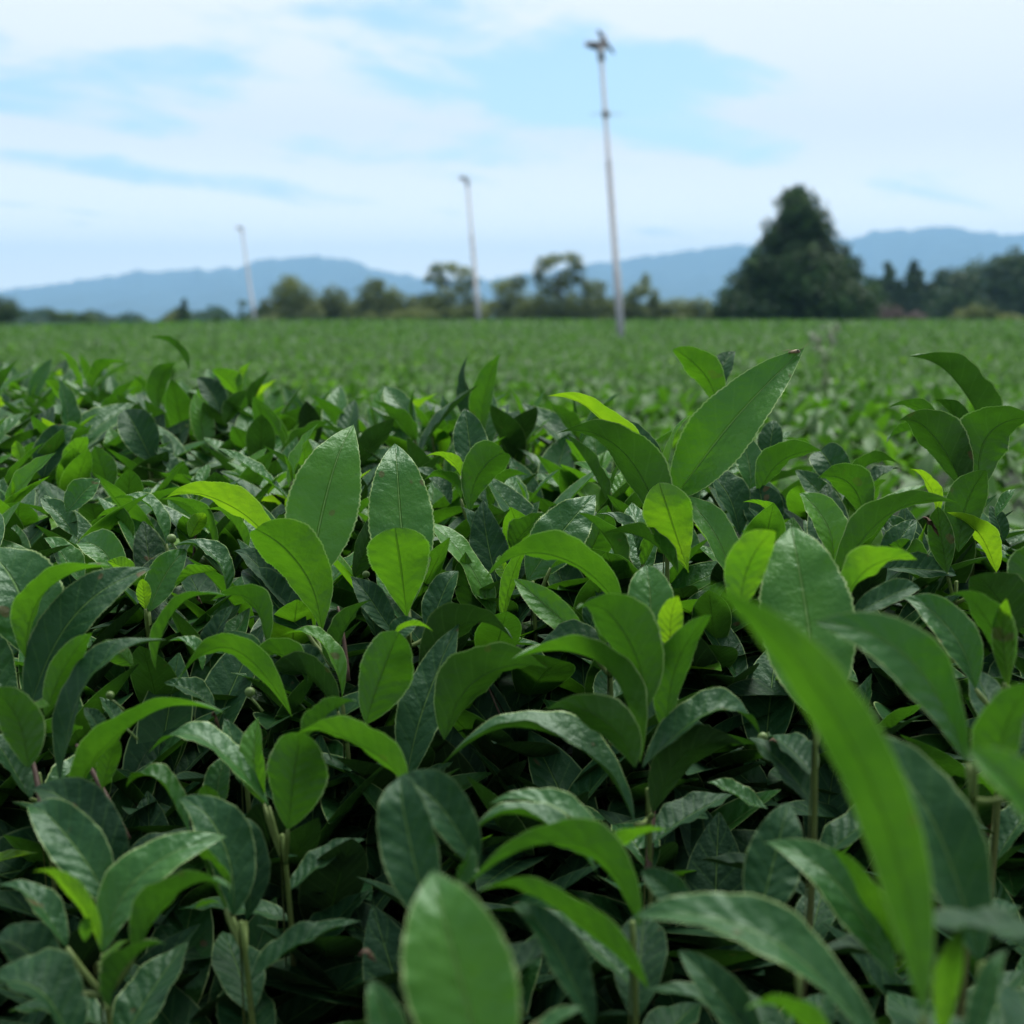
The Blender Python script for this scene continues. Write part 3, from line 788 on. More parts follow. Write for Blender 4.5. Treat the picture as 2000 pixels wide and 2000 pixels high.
# the bush itself: old dark leaves inside, twigs, flower buds, and the growth too dense to count
hedge = tag(empty('tea_hedge', (0, .9, 0)), 'clipped tea hedge filling the lower picture, dark and twiggy inside', 'hedge')
h0 = np.array([0, .9, 0])
def scatter(n, y0, y1, qmax, seed, pw=.7, margin=.08):
    g = np.random.default_rng(seed)
    Y = y0 + (y1 - y0) * g.random(n) ** (1 / pw if pw < 1 else 1); X = g.uniform(-1, 1, n) * (.38 * Y + margin)
    k = .8 * X + .6 * Y < qmax
    return X[k], Y[k], g
parts = []
# old leaves, three layers deep; they lie flat or hang
for dep, n, seed in ((.034, 1900, 5), (.07, 2100, 6), (.115, 2000, 7), (.17, 1700, 8)):
    X, Y, g2 = scatter(n, .22, 2.6, .9, seed)
    m = len(X); Z = CAMZ - near_h(X, Y) - dep - g2.random(m) * .03 - .035 * (1 - sstep(Y, .42, .62))
    az = g2.uniform(0, 6.28, m); el = g2.uniform(-.5, .55, m)
    T = np.stack([np.cos(az) * np.cos(el), np.sin(az) * np.cos(el), np.sin(el)], 1)
    Up = np.array([0, 0, 1.0]) + g2.normal(0, .35, (m, 3))
    L = g2.uniform(.045, .078, m); W = L * g2.uniform(.40, .52, m)
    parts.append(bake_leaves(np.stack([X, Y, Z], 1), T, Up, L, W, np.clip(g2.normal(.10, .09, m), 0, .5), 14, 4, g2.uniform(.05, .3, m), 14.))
n0 = 0; VV, QQ, TT, UU = [], [], [], []
for V, q, t, uv in parts:
    VV.append(V - h0); QQ.append(q + n0); TT.append(t); UU.append(uv); n0 += len(V)
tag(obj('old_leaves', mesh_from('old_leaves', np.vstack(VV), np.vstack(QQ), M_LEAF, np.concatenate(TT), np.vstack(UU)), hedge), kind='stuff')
# living leaves between and behind the shoots
VV, QQ, TT, UU, n0 = [], [], [], [], 0
X, Y, g2 = scatter(8200, .25, 2.7, .95, 9, .8)
m = len(X); Z = CAMZ - near_h(X, Y) - .022 + g2.random(m) * .026 * np.where(Y > .95, 1.0, .0) - .06 * (1 - sstep(Y, .42, .70))
z_ = Z - CAMZ; d_ = Y * CP - z_ * SP; px_ = 1000 + X / d_ * F; py_ = 1000 - (Y * SP + z_ * CP) / d_ * F
bad = np.zeros(m, bool)
for a, b, dd in HLA: bad |= (np.abs(px_ - a) < 60) & (py_ > b - 40) & (py_ < b + 75) & (d_ < dd + .02)
X, Y, Z = X[~bad], Y[~bad], Z[~bad]; m = len(X)
az = g2.uniform(0, 6.28, m); el = g2.uniform(.05, 1.15, m)
T = np.stack([np.cos(az) * np.cos(el), np.sin(az) * np.cos(el), np.sin(el)], 1)
Up = np.stack([-np.cos(az) * np.sin(el), -np.sin(az) * np.sin(el), np.cos(el)], 1) + g2.normal(0, .2, (m, 3))
L = g2.uniform(.036, .062, m)
live = [bake_leaves(np.stack([X, Y, Z], 1), T, Up, L, L * g2.uniform(.34, .42, m), np.clip(g2.normal(.45, .18, m) - .34 * (1 - sstep(Y, .42, .75)), .03, 1), 10, 4, g2.uniform(.05, .28, m), 20.)]  # front leaves toned darker to stand in for shade low in the hedge
for (X1, Y1, Z1) in extra:
    lv, _ = TEMPL[int(g.integers(len(TEMPL)))]
    a = g.uniform(0, 6.28); M = np.array(Matrix.Rotation(a, 3, 'Z'))
    for me in lv:
        nvt = len(me.vertices); co = np.empty(nvt * 3); me.vertices.foreach_get('co', co)
        fq = np.empty(len(me.loops), np.int32); me.loops.foreach_get('vertex_index', fq)
        tn = np.empty(nvt); me.attributes['tone'].data.foreach_get('value', tn)
        uvl = np.empty(len(me.loops) * 2); me.uv_layers[0].data.foreach_get('uv', uvl)
        uvv = np.zeros((nvt, 2)); uvv[fq] = uvl.reshape(-1, 2)
        live.append((co.reshape(-1, 3) @ M.T + np.array([X1, Y1, Z1]), fq.reshape(-1, 4), tn, uvv))
for V, q, t, uv in live:
    VV.append(V - h0); QQ.append(q + n0); TT.append(t); UU.append(uv); n0 += len(V)
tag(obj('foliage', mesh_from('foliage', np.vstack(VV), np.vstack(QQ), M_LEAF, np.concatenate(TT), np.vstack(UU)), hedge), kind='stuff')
# twigs
g3 = np.random.default_rng(31)
mb = MB()
for i in range(230):
    Y = .24 + 2.2 * g3.random() ** 1.6; X = g3.uniform(-1, 1) * (.38 * Y + .05)
    if .8 * X + .6 * Y > .85: continue
    zt = CAMZ - float(near_h(X, Y)) - g3.uniform(.02, .08) - .05 * (Y < .55)
    a = g3.uniform(0, 6.28); sp = g3.uniform(.02, .12)
    p0 = np.array([X + math.cos(a) * sp, Y + math.sin(a) * sp, zt - g3.uniform(.12, .3)]); p1 = np.array([X, Y, zt])
    mid_ = (p0 + p1) / 2 + g3.normal(0, .02, 3)
    pts = bez(p0, mid_, p1, 9) + g3.normal(0, .0012, (9, 3))
    mb.tube(pts - h0, np.linspace(g3.uniform(.0014, .0028), .0003, 9), 7, g3.choice([.05, .12, .3, .36]))
# thick old wood below
for i in range(36):
    Y = .3 + 2.0 * g3.random(); X = g3.uniform(-1, 1) * (.4 * Y + .05)
    if .8 * X + .6 * Y > .8: continue
    p0 = np.array([X + g3.normal(0, .1), Y + g3.normal(0, .1), .0]); p1 = np.array([X, Y, CAMZ - float(near_h(X, Y)) - .16])
    mb.tube(bez(p0, (p0 + p1) / 2 + g3.normal(0, .06, 3), p1, 10) - h0, np.linspace(.012, .004, 10), 8, .05)
obj('twigs', mb.mesh('twigs', M_STEM), hedge)
# the named red-brown twigs and buds one can see
M_BUD = simple_mat('bud_green', (.12, .20, .045), .55, .6, 260.0, (.05, .10, .02))
for k, (bx, by, d, rpx) in enumerate([(215, 1358, .50, 11), (240, 1410, .49, 13), (488, 1352, .53, 14), (335, 1052, .66, 13), (250, 1098, .62, 10), (715, 1122, .63, 10), (1490, 1440, .50, 14)]):
    b = MB(); r_ = .75 * rpx / F * d; c = pix(bx, by, d)
    b.ball((0, 0, 0), r_, 12, 8, sc=(1, 1, .95)); b.tube([(0, 0, -r_ * .9), (.002, .002, -r_ * 2.6), (.004, .002, -r_ * 4)], [r_ * .28] * 3, 6)
    o = obj('flower_bud', b.mesh('flower_bud', M_BUD), hedge); o.location = c - h0
for a, b_, c_, r_ in (((150, 1455, .51), (185, 1510, .50), (250, 1640, .49), .0028), ((60, 1470, .50), (75, 1530, .49), (95, 1650, .48), .003), ((660, 1185, .60), (672, 1230, .595), (680, 1330, .59), .0022),
                      ((385, 1000, .74), (382, 1040, .73), (378, 1100, .72), .002), ((1272, 1500, .505), (1282, 1580, .50), (1262, 1720, .49), .0030)):
    mb = MB(); mb.tube(bez(pix(*a), pix(*b_), pix(*c_), 10) - h0, np.linspace(r_ * .22, r_ * .45, 10), 8, .22)
    obj('red_brown_twig', mb.mesh('red_brown_twig', M_STEM), hedge)

# ------------------------------------------------------------------ the tea field beyond
TY = [1, 3, 8, 20, 38, 72, 112, 140, 400]
TH = [.17, .21, .36, .43, .40, .19, .16, .22, .9]
def top_h(X, Y): return np.interp(Y, TY, TH) + sstep(-X / np.maximum(Y, 1), .12, .34) * np.interp(Y, [1, 20, 60, 130], [0, .05, .22, .38])
def row_profile(q):
    f = ((q - .95) % 1.8) / 1.8
    return .34 * (1 - sstep(f, .0, .17)) + .34 * sstep(f, .86, 1.0) + .15 * ((f - .55) * 2) ** 2
gap_h = lambda X, Y: top_h(X, Y) + row_profile(.8 * X + .6 * Y) * np.interp(Y, [2, 30, 80], [1, 1, .5])
VV, QQ, TT, UU, n0 = [], [], [], [], 0
g4 = np.random.default_rng(41)
for y0, y1, n, Ls, nu in ((1.2, 5, 21000, .046, 4), (5, 12, 48000, .050, 3), (12, 26, 66000, .07, 2), (26, 60, 80000, .12, 2), (60, 138, 70000, .27, 2)):
    Y = np.sqrt(y0 ** 2 + (y1 ** 2 - y0 ** 2) * g4.random(n)); X = g4.uniform(-1, 1, n) * (.38 * Y + .5)
    k = .8 * X + .6 * Y > .93
    X, Y = X[k], Y[k]; m = len(X)
    Z = CAMZ - gap_h(X, Y) + g4.normal(0, .018, m) + .03 * np.sin(X * 2.1 + Y * .9) * np.sin(Y * 1.7 - X)
    az = g4.uniform(0, 6.28, m); el = g4.uniform(.2, 1.25, m)
    T = np.stack([np.cos(az) * np.cos(el), np.sin(az) * np.cos(el), np.sin(el)], 1)
    Up = np.stack([-np.cos(az) * np.sin(el), -np.sin(az) * np.sin(el), np.cos(el)], 1) + g4.normal(0, .2, (m, 3))
    L = Ls * g4.uniform(.75, 1.2, m)
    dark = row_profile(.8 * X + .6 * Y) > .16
    t = np.clip(g4.normal(.49, .15, m) - .35 * dark, .05, 1)  # gap shade between the rows is painted into the leaf tone
    V, q, tt, uv = bake_leaves(np.stack([X, Y, Z], 1), T, Up, L, L * .45, t, nu, 2, g4.uniform(.05, .3, m), 20.)
    VV.append(V); QQ.append(q + n0); TT.append(tt); UU.append(uv); n0 += len(V)
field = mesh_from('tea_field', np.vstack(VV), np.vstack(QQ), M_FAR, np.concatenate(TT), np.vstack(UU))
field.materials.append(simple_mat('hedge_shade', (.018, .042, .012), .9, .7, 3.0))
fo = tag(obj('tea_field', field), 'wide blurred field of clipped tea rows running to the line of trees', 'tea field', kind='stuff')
# the clipped bodies of the rows
qs = np.concatenate([np.arange(.98, 60, .15), np.arange(60, 150, .6)]); cols = 70; V = []
for q in qs:
    s = np.linspace(.25 * q - 1.5, max(.3 * q, min(4.2 * q + 3, (142 - .6 * q) / .8)), cols)
    X = .8 * q - .6 * s; Y = .6 * q + .8 * s
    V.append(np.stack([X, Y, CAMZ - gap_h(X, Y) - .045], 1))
V = np.concatenate(V); i, j = np.meshgrid(np.arange(len(qs) - 1), np.arange(cols - 1), indexing='ij')
Q = np.stack([i * cols + j, (i + 1) * cols + j, (i + 1) * cols + j + 1, i * cols + j + 1], -1).reshape(-1, 4)
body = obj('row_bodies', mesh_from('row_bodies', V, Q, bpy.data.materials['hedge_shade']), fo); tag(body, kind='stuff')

# ground: one sheet to the horizon
gx = np.concatenate([-np.geomspace(12000, 3, 26), np.linspace(-2, 2, 9), np.geomspace(3, 12000, 26)])
gy = np.concatenate([-np.geomspace(3000, 1, 12), np.linspace(-.5, 4, 16), np.geomspace(4.5, 14000, 70)])
GX, GY = np.meshgrid(gx, gy, indexing='ij')
def ground_z(X, Y): return np.where(Y < 1.0, -.02, CAMZ - np.interp(Y, TY, TH) - sstep(-X / np.maximum(Y, 1), .12, .34) * np.interp(Y, [1, 20, 60, 130], [0, .05, .22, .38]) * (Y < 400) - .72)
GZ = ground_z(GX, GY)
i, j = np.meshgrid(np.arange(len(gx) - 1), np.arange(len(gy) - 1), indexing='ij'); w = len(gy)
Q = np.stack([i * w + j, (i + 1) * w + j, (i + 1) * w + j + 1, i * w + j + 1], -1).reshape(-1, 4)
M_SOIL = simple_mat('soil_and_grass', (.035, .05, .02), .95, .7, .8, (.02, .017, .011))
tag(obj('ground', mesh_from('ground', np.stack([GX, GY, GZ], -1).reshape(-1, 3), Q, M_SOIL)), kind='structure')

M_DEAD = simple_mat('dead_leaf_brown', (.10, .055, .028), .8, .7, 150.0, (.03, .018, .010))
for (bx, by, tx, ty, d, wd_) in ((430, 1425, 412, 1395, .52, 16), (905, 1360, 940, 1352, .525, 14), (1835, 1050, 1800, 1010, .62, 16), (735, 1880, 700, 1868, .40, 26), (395, 1180, 372, 1168, .60, 16), (1530, 1470, 1500, 1450, .50, 16)):
    P0, P2 = pix(bx, by, d), pix(tx, ty, d - .006)
    V, q, uv = leaf_sheet(bez(P0, (P0 + P2) / 2 + np.array([0, 0, .006]), P2, 21), np.array([.2, -.7, .6]), wd_ / F * d, 'n', 55, .2, .05, nv=6, teeth=7, twist=60)
    obj('dead_leaf', mesh_from('dead_leaf', V - h0, q, M_DEAD, .5, uv), hedge)

# ------------------------------------------------------------------ frost fans on masts
M_STEEL = simple_mat('galvanised_steel', (.34, .36, .39), .6, .35, 3.0, (.24, .25, .27), metal=.0, spec=.3)
M_MOTOR = simple_mat('motor_paint', (.06, .062, .07), .5, .3, 9.0)
M_BLADE = simple_mat('fan_blade', (.10, .09, .09), .5, .3, 6.0)
def frost_fan(label, top_px, bot_px, d, two, rpx0, rpx1):
    T, B = pix(*top_px, d), pix(*bot_px, d)
    ax = unit(T - B); L = np.linalg.norm(T - B); B = B - ax * .9; L += .9
    e = tag(empty('frost_fan', B), label, 'frost fan', 'frost fans on masts in the tea field')
    e.rotation_euler = Vector((0, 0, 1)).rotation_difference(Vector(ax)).to_euler()
    r0, r1 = rpx0 / F * d / 2, rpx1 / F * d / 2
    z = np.array([0, .33, .331, .66, .661, 1.0]) * L
    mb = MB(); mb.tube([(0, 0, a) for a in z], [r0, r0 * .98, (r0 + r1) / 2 * 1.06, (r0 + r1) / 2, r1 * 1.05, r1], 14)
    obj('mast', mb.mesh('mast', M_STEEL), e)
    for f in ((.80,) if two else ()):
        mb = MB(); mb.tube([(0, 0, L * f - .09), (0, 0, L * f + .09)], [r0 * .85] * 2, 14)
        mb.box((r0 * 1.0, 0, L * f), (.04, .02, .03)); mb.tube([(-.35, .02, L * f + .02), (0, .03, L * f), (.4, .02, L * f - .03)], [.008] * 3, 6); obj('collar', mb.mesh('collar', M_STEEL), e)
    mb = MB(); mb.tube([(0, 0, L - .32), (0, 0, L - .02)], [.085, .085], 12); mb.box((0, 0, L - .02), (.16, .05, .03)); obj('bracket', mb.mesh('bracket', M_STEEL), e)
    for k, (az, tilt) in enumerate(((math.pi * 1.02, -.16), (math.pi * .33, .35))[:2 if two else 1]):
        dirv = np.array([math.cos(az) * math.cos(tilt), math.sin(az) * math.cos(tilt), math.sin(tilt) * (1 if k else -1)])
        c = np.array([0, 0, L + .03 + .05 * k])
        mb = MB(); mb.tube([c + dirv * x for x in (0, .03, .06, .24, .27, .30)], [.05, .05, .085, .085, .05, .03], 14)
        mo = obj('motor', mb.mesh('motor', M_MOTOR), e)
        hub = c + dirv * .32; up = unit(np.cross(dirv, [0.3, .9, .2])); sd = np.cross(dirv, up)
        rot = (.15 if k else 1.35)
        mb = MB()
        for a in (rot, rot + math.pi):
            rad = up * math.cos(a) + sd * math.sin(a); tg = np.cross(dirv, rad)
            V = []
            for f in np.linspace(0.0, 1, 7):
                ch = .045 + .05 * math.sin(math.pi * min(1, .25 + f * .75)); tw = .9 - .6 * f
                cd = tg * math.cos(tw) + dirv * math.sin(tw)
                for sx in (-1, 1):
                    for st in (-1, 1): V.append(hub + rad * (.03 + .30 * f) + cd * ch * sx * .6 + np.cross(cd, rad) * .006 * st)
            Fq = []
            for i_ in range(6):
                b0 = i_ * 4; n1 = b0 + 4
                for x, y in ((0, 1), (1, 3), (3, 2), (2, 0)): Fq.append((b0 + x, b0 + y, n1 + y, n1 + x))
            Fq += [(0, 2, 3, 1), (24, 25, 27, 26)]
            mb.add(V, Fq)
        mb.ball(hub, .05)
        obj('propeller', mb.mesh('propeller', M_BLADE), mo)
frost_fan('tallest frost fan mast with two dark fan heads, standing by the conical tree', (1173, 92), (1214, 668), 35.0, True, 15, 8)
frost_fan('middle-height pale frost fan mast in front of the feathery trees', (912, 350), (936, 632), 71.0, False, 10, 5)
frost_fan('faintest and shortest frost fan mast against the blue ridge', (472, 446), (498, 630), 108.0, False, 7, 4)

# ------------------------------------------------------------------ trees
G_OLIVE = [(0, (.030, .055, .016)), (.5, (.125, .175, .042)), (1, (.24, .29, .075))]
G_DARK = [(0, (.006, .022, .007)), (.5, (.018, .060, .014)), (1, (.058, .135, .026))]
G_WOOD = [(0, (.012, .036, .012)), (.5, (.030, .080, .022)), (1, (.075, .145, .038))]
G_PINK = [(0, (.05, .04, .035)), (.5, (.12, .085, .075)), (1, (.17, .13, .11))]
G_FRESH = [(0, (.02, .05, .015)), (.5, (.05, .12, .03)), (1, (.10, .19, .05))]
MT = {n: tree_mat(n, s) for n, s in (('foliage_olive', G_OLIVE), ('foliage_dark', G_DARK), ('foliage_wood', G_WOOD), ('foliage_dry', G_PINK), ('foliage_fresh', G_FRESH))}
M_BARK = simple_mat('bark', (.07, .055, .04), .9, .6, 4.0)
GF = 'feathery trees along the far side of the field'
def tree(name, label, cat, base, d, blobs, mat, leaf=.20, dens=1.0, group=None, hollow=.55, bare=0.0, up=.3, seed=1, depth=1.0):
    """blobs: clumps (px, py, rx, ry) of the crown as it stands at distance d"""
    g = np.random.default_rng(seed)
    if group == GF:
        x0, x1 = min(b[0] - b[2] for b in blobs) - 10, max(b[0] + b[2] for b in blobs) + 10
        blobs = blobs + [(x, 609 + g.uniform(-10, 5), 22, g.uniform(16, 28)) for x in np.arange(x0 + 8, x1, 24)]
    B = pix(base[0], base[1], d); B[2] = float(ground_z(B[0], B[1])) - .05
    e = tag(empty(name, B), label, cat, group)
    mb = MB(); P, Nn, tn = [], [], []
    topz = max(pix(b[0], b[1], d)[2] for b in blobs)
    tr = np.array([0, 0, 1.0]) * (topz - B[2]) * .8
    r0 = max(.05, (topz - B[2]) * .018)
    mb.tube(bez(np.zeros(3), tr * .5 + g.normal(0, .1, 3), tr, 8), np.linspace(r0, r0 * .3, 8), 8)
    for (cx, cy, rx, ry) in blobs:
        c = pix(cx, cy, d) - B; c[1] += g.uniform(-1, 1) * rx / F * d * 1.0 * depth
        a, b = rx / F * d, ry / F * d
        p0 = tr * min(.9, max(.15, .75 * c[2] / tr[2])); mb.tube(bez(p0, (p0 + c) / 2 + np.array([0, 0, -.1 * a]), c, 6), np.linspace(r0 * .4, r0 * .12, 6), 6)
        n = int(dens * 30 * a * b / leaf ** 2) + 30
        v = unit(g.normal(size=(n, 3))); rr = np.maximum(hollow * .6, g.random(n) ** .4) * (1 + .30 * np.sin(v[:, 0] * 5 + cx) * np.sin(v[:, 2] * 6 + cy) + g.normal(0, .05, n))
        P.append(c + v * rr[:, None] * np.array([a, a * depth, b])); Nn.append(v + np.array([0, 0, up]) + g.normal(0, .5, (n, 3)))
        tn.append(np.clip(g.normal(.5, .2, n) + g.normal(0, .13), 0, 1))
    P, Nn, tn = np.concatenate(P), unit(np.concatenate(Nn)), np.concatenate(tn)
    n = len(P); T = unit(np.cross(Nn, g.normal(size=(n, 3))))
    L = leaf * g.uniform(.6, 1.4, n)
    V, q, t, uv = bake_leaves(P, T, Nn, L, L * .7, tn, 2, 2, .2, 25.)
    obj('trunk', mb.mesh('trunk', M_BARK), e)
    obj('crown', mesh_from('crown', V, q, MT[mat], t, uv), e)
    return e

def cone_blobs(cx, top, base, half, n, seed, pw=.8, r=(.20, .34), jitter=.10):
    g = np.random.default_rng(seed); out = []
    for i in range(n):
        f = (i + .5) / n; f = f ** .75; y = top + (base - top) * f
        wd = half * min(1, (f * 1.02) ** pw) + half * .06
        x = cx + g.uniform(-1, 1) * wd * .62; rr = max(half * .10, wd * g.uniform(*r))
        out.append((x, y, rr, rr * g.uniform(.9, 1.4)))
    return out

# the great conical tree
cb = [(1555, 388, 36, 26), (1553, 415, 42, 38), (1548, 455, 52, 46), (1585, 440, 36, 40), (1602, 480, 42, 44), (1522, 500, 54, 48), (1622, 520, 50, 50), (1492, 545, 56, 46), (1508, 468, 26, 26), (1475, 520, 26, 26), (1562, 500, 70, 56), (1570, 540, 96, 60), (1650, 560, 52, 55),
      (1462, 580, 62, 42), (1440, 605, 44, 32), (1540, 590, 100, 52), (1620, 590, 90, 52), (1425, 615, 30, 24), (1668, 600, 40, 40), (1490, 610, 80, 36), (1655, 620, 44, 28)]
cb += cone_blobs(1553, 368, 625, 118, 90, 5, .86, (.10, .20))
tree('conifer', 'huge dark conical evergreen tree towering over the field by the tallest mast', 'tree', (1555, 632), 92.0, cb, 'foliage_dark', .30, 1.5, seed=3, hollow=.2)
GF = 'feathery trees along the far side of the field'
tree('tree', 'rounded brownish-green tree standing first in the line beyond the field', 'tree', (570, 630), 135.0, [(570, 572, 40, 34), (548, 592, 24, 28), (598, 592, 24, 30), (565, 612, 34, 18), (590, 618, 40, 14), (562, 555, 22, 18)], 'foliage_olive', .30, .9, GF, seed=11)
tree('tree', 'low bushy tree between two rounder ones in the distant line', 'tree', (655, 630), 138.0, [(655, 580, 30, 22), (640, 600, 34, 24), (672, 605, 30, 22), (660, 618, 44, 12)], 'foliage_olive', .30, .9, GF, seed=12)
tree('tree', 'twin-topped dark tree before the low blue-green clump', 'tree', (740, 630), 134.0, [(728, 572, 30, 28), (768, 582, 24, 26), (715, 595, 24, 22), (752, 602, 36, 22), (775, 604, 20, 20), (735, 618, 50, 12), (738, 555, 16, 12)], 'foliage_olive', .30, .95, GF, seed=13)
tree('tree', 'airy tall tree with gaps in its crown behind the middle mast', 'tree', (875, 630), 132.0, [(852, 528, 18, 16), (880, 522, 22, 12), (905, 535, 22, 16), (862, 550, 18, 18), (900, 562, 26, 16), (872, 580, 34, 22), (918, 588, 24, 26), (845, 590, 24, 20), (890, 610, 46, 18), (835, 545, 8, 8), (925, 552, 12, 16)], 'foliage_olive', .28, .62, GF, seed=14, hollow=.3)
tree('tree', 'squat grey-green tree just beyond the middle mast', 'tree', (995, 630), 136.0, [(985, 560, 30, 16), (1010, 552, 22, 14), (1000, 585, 36, 26), (975, 600, 30, 22), (1020, 600, 26, 22), (1000, 618, 46, 12)], 'foliage_olive', .30, .8, GF, seed=15)
tree('tree', 'tallest airy tree in the line, sky showing through an arch in its crown', 'tree', (1090, 630), 130.0, [(1065, 515, 22, 16), (1085, 505, 20, 10), (1115, 505, 22, 12), (1128, 520, 18, 14), (1052, 540, 14, 22), (1108, 545, 22, 26), (1080, 560, 32, 24), (1130, 545, 14, 10), (1145, 565, 14, 20), (1060, 590, 36, 28), (1105, 595, 40, 30), (1090, 615, 54, 14)], 'foliage_olive', .28, .72, GF, seed=16, hollow=.3)
tree('tree', 'brownish tree crossed by the tallest mast', 'tree', (1170, 630), 133.0, [(1165, 562, 26, 18), (1160, 590, 30, 24), (1185, 600, 22, 20), (1170, 616, 40, 13)], 'foliage_olive', .28, .8, GF, seed=17)
tree('tree', 'small pointed tree with a hole of sky low in its crown', 'tree', (1250, 630), 133.0, [(1262, 548, 10, 16), (1250, 568, 26, 16), (1232, 585, 20, 18), (1278, 585, 12, 22), (1228, 610, 22, 16), (1255, 622, 40, 8), (1285, 610, 14, 16)], 'foliage_olive', .26, .8, GF, seed=18)
tree('tree', 'lowest scrubby tree ending the feathery line before the conical evergreen', 'tree', (1325, 630), 134.0, [(1305, 608, 22, 16), (1335, 604, 24, 18), (1352, 598, 12, 12), (1320, 620, 44, 8), (1370, 622, 18, 8)], 'foliage_olive', .28, .8, GF, seed=19)
tree('shrub', 'dark blue-green clump low behind the airy trees', 'shrub', (820, 628), 150.0, [(805, 600, 30, 20), (835, 590, 30, 22), (860, 600, 24, 18), (800, 616, 44, 12)], 'foliage_wood', .32, .9, seed=20)
tree('shrub', 'yellow-brown scrub at the foot of the twin-topped tree', 'shrub', (815, 630), 128.0, [(800, 615, 30, 12), (835, 616, 28, 11), (772, 620, 20, 8)], 'foliage_olive', .26, .9, seed=21)
tree('shrub', 'rounded grey-green shrub cut off by the picture edge at the low end of the ridge', 'shrub', (10, 636), 95.0, [(5, 600, 32, 24), (25, 612, 24, 20), (-10, 615, 36, 22)], 'foliage_wood', .22, .9, seed=22)
tree('shrub', 'low flat-topped dark green shrub at the brow of the field', 'shrub', (135, 636), 98.0, [(112, 618, 16, 10), (135, 618, 22, 10), (160, 620, 20, 9), (178, 626, 16, 7)], 'foliage_fresh', .22, 1.0, seed=23)
tree('conifer', 'small lone cone-shaped evergreen against the blue ridge', 'tree', (358, 636), 125.0, cone_blobs(358, 582, 632, 16, 14, 9, .7, (.3, .5)), 'foliage_wood', .24, 1.0, seed=24)
tree('shrub', 'brown shrub leaning on the small lone evergreen', 'shrub', (335, 636), 125.0, [(332, 622, 14, 10), (342, 616, 9, 10)], 'foliage_olive', .22, .7, seed=25)
tree('shrub', 'tiny round dark shrub between the lone evergreen and the faintest mast', 'shrub', (421, 636), 125.0, [(421, 622, 13, 9)], 'foliage_wood', .22, 1.0, seed=26)
tree('tree', 'thin wispy sapling with one tuft next to the faintest mast', 'tree', (473, 634), 120.0, [(474, 592, 9, 8), (470, 612, 5, 10), (478, 622, 8, 8)], 'foliage_wood', .20, .5, seed=27)
tree('shrub', 'brown weedy scrub at the foot of the faintest mast', 'shrub', (505, 634), 122.0, [(505, 624, 20, 6), (530, 622, 18, 8), (488, 626, 10, 6)], 'foliage_olive', .20, .7, seed=28)
GR = 'dark wood beyond the conical tree'
for k, (cx, top, half, lab) in enumerate(((1710, 545, 28, 'dark conifer half hidden beside the great conical tree'), (1733, 510, 22, 'narrow pointed conifer, first free-standing spire of the dark wood'), (1758, 545, 20, 'shorter conifer wedged between two spires of the dark wood'), (1785, 508, 26, 'taller spired conifer in the middle of the dark wood'), (1815, 550, 26, 'blunt conifer sloping toward the broad-crowned trees'))):
    tree('conifer', lab, 'tree', (cx, 632), 170.0, cone_blobs(cx, top, 630, half * 1.35, 26, 60 + k, .55, (.42, .6)), 'foliage_wood', .42, 1.2, GR, seed=30 + k)
tree('tree', 'broad dome-crowned dark tree closing the wood at the picture edge', 'tree', (1950, 632), 165.0, [(1950, 520, 40, 26), (1985, 515, 36, 30), (1915, 540, 44, 32), (1960, 560, 60, 40), (2010, 550, 50, 40), (1900, 580, 50, 36), (1990, 600, 60, 36), (1930, 605, 60, 28)], 'foliage_wood', .42, 1.2, GR, seed=40)
tree('tree', 'low dark broadleaf tree in front of the dome-shaped one', 'tree', (1865, 632), 160.0, [(1850, 545, 26, 24), (1870, 560, 44, 32), (1850, 590, 50, 36), (1895, 600, 40, 26), (1870, 615, 60, 16)], 'foliage_wood', .40, 1.2, GR, seed=41)
tree('shrub', 'pinkish-brown rounded shrub at the foot of the dark spires', 'shrub', (1735, 640), 108.0, [(1735, 612, 30, 20), (1720, 622, 20, 14), (1752, 620, 20, 16)], 'foliage_dry', .22, 1.0, seed=42)
tree('shrub', 'smaller pinkish-brown shrub next to its larger twin', 'shrub', (1788, 640), 110.0, [(1788, 622, 24, 14), (1800, 628, 16, 9)], 'foliage_dry', .22, 1.0, seed=43)
tree('shrub', 'light olive bush in front of the low broadleaf tree', 'shrub', (1890, 640), 112.0, [(1890, 618, 26, 16), (1905, 608, 18, 14), (1870, 626, 24, 10)], 'foliage_olive', .24, .9, seed=44)
tree('shrub', 'brownish scrub running to the picture edge under the dome of trees', 'shrub', (1955, 640), 114.0, [(1935, 612, 22, 16), (1965, 622, 30, 12), (1995, 624, 24, 10)], 'foliage_olive', .24, .7, seed=45)
# woodland strip far off, where single trees no longer read
g6 = np.random.default_rng(71); n = 26000
xw = g6.uniform(-500, 2500, n); dw = 330 + 60 * g6.random(n)
hw = 2.6 + 1.5 * np.sin(xw / 37) * np.sin(xw / 91 + 1) + .9 * np.sin(xw / 13)
P = np.stack([(xw - 1000) / F * dw, dw, ground_z(0 * dw, dw) + np.maximum(.3, hw) * g6.random(n) ** .6], 1)
V, q, t, uv = bake_leaves(P, g6.normal(size=(n, 3)), g6.normal(size=(n, 3)) + np.array([0, 0, .6]), np.full(n, 1.1), np.full(n, .8), np.clip(g6.normal(.5, .2, n), 0, 1), 2, 2, .2, 20.)
tag(obj('distant_woodland', mesh_from('distant_woodland', V, q, MT['foliage_wood'], t, uv)), 'low far-off strip of woodland at the foot of the blue hills', 'woodland', kind='stuff')
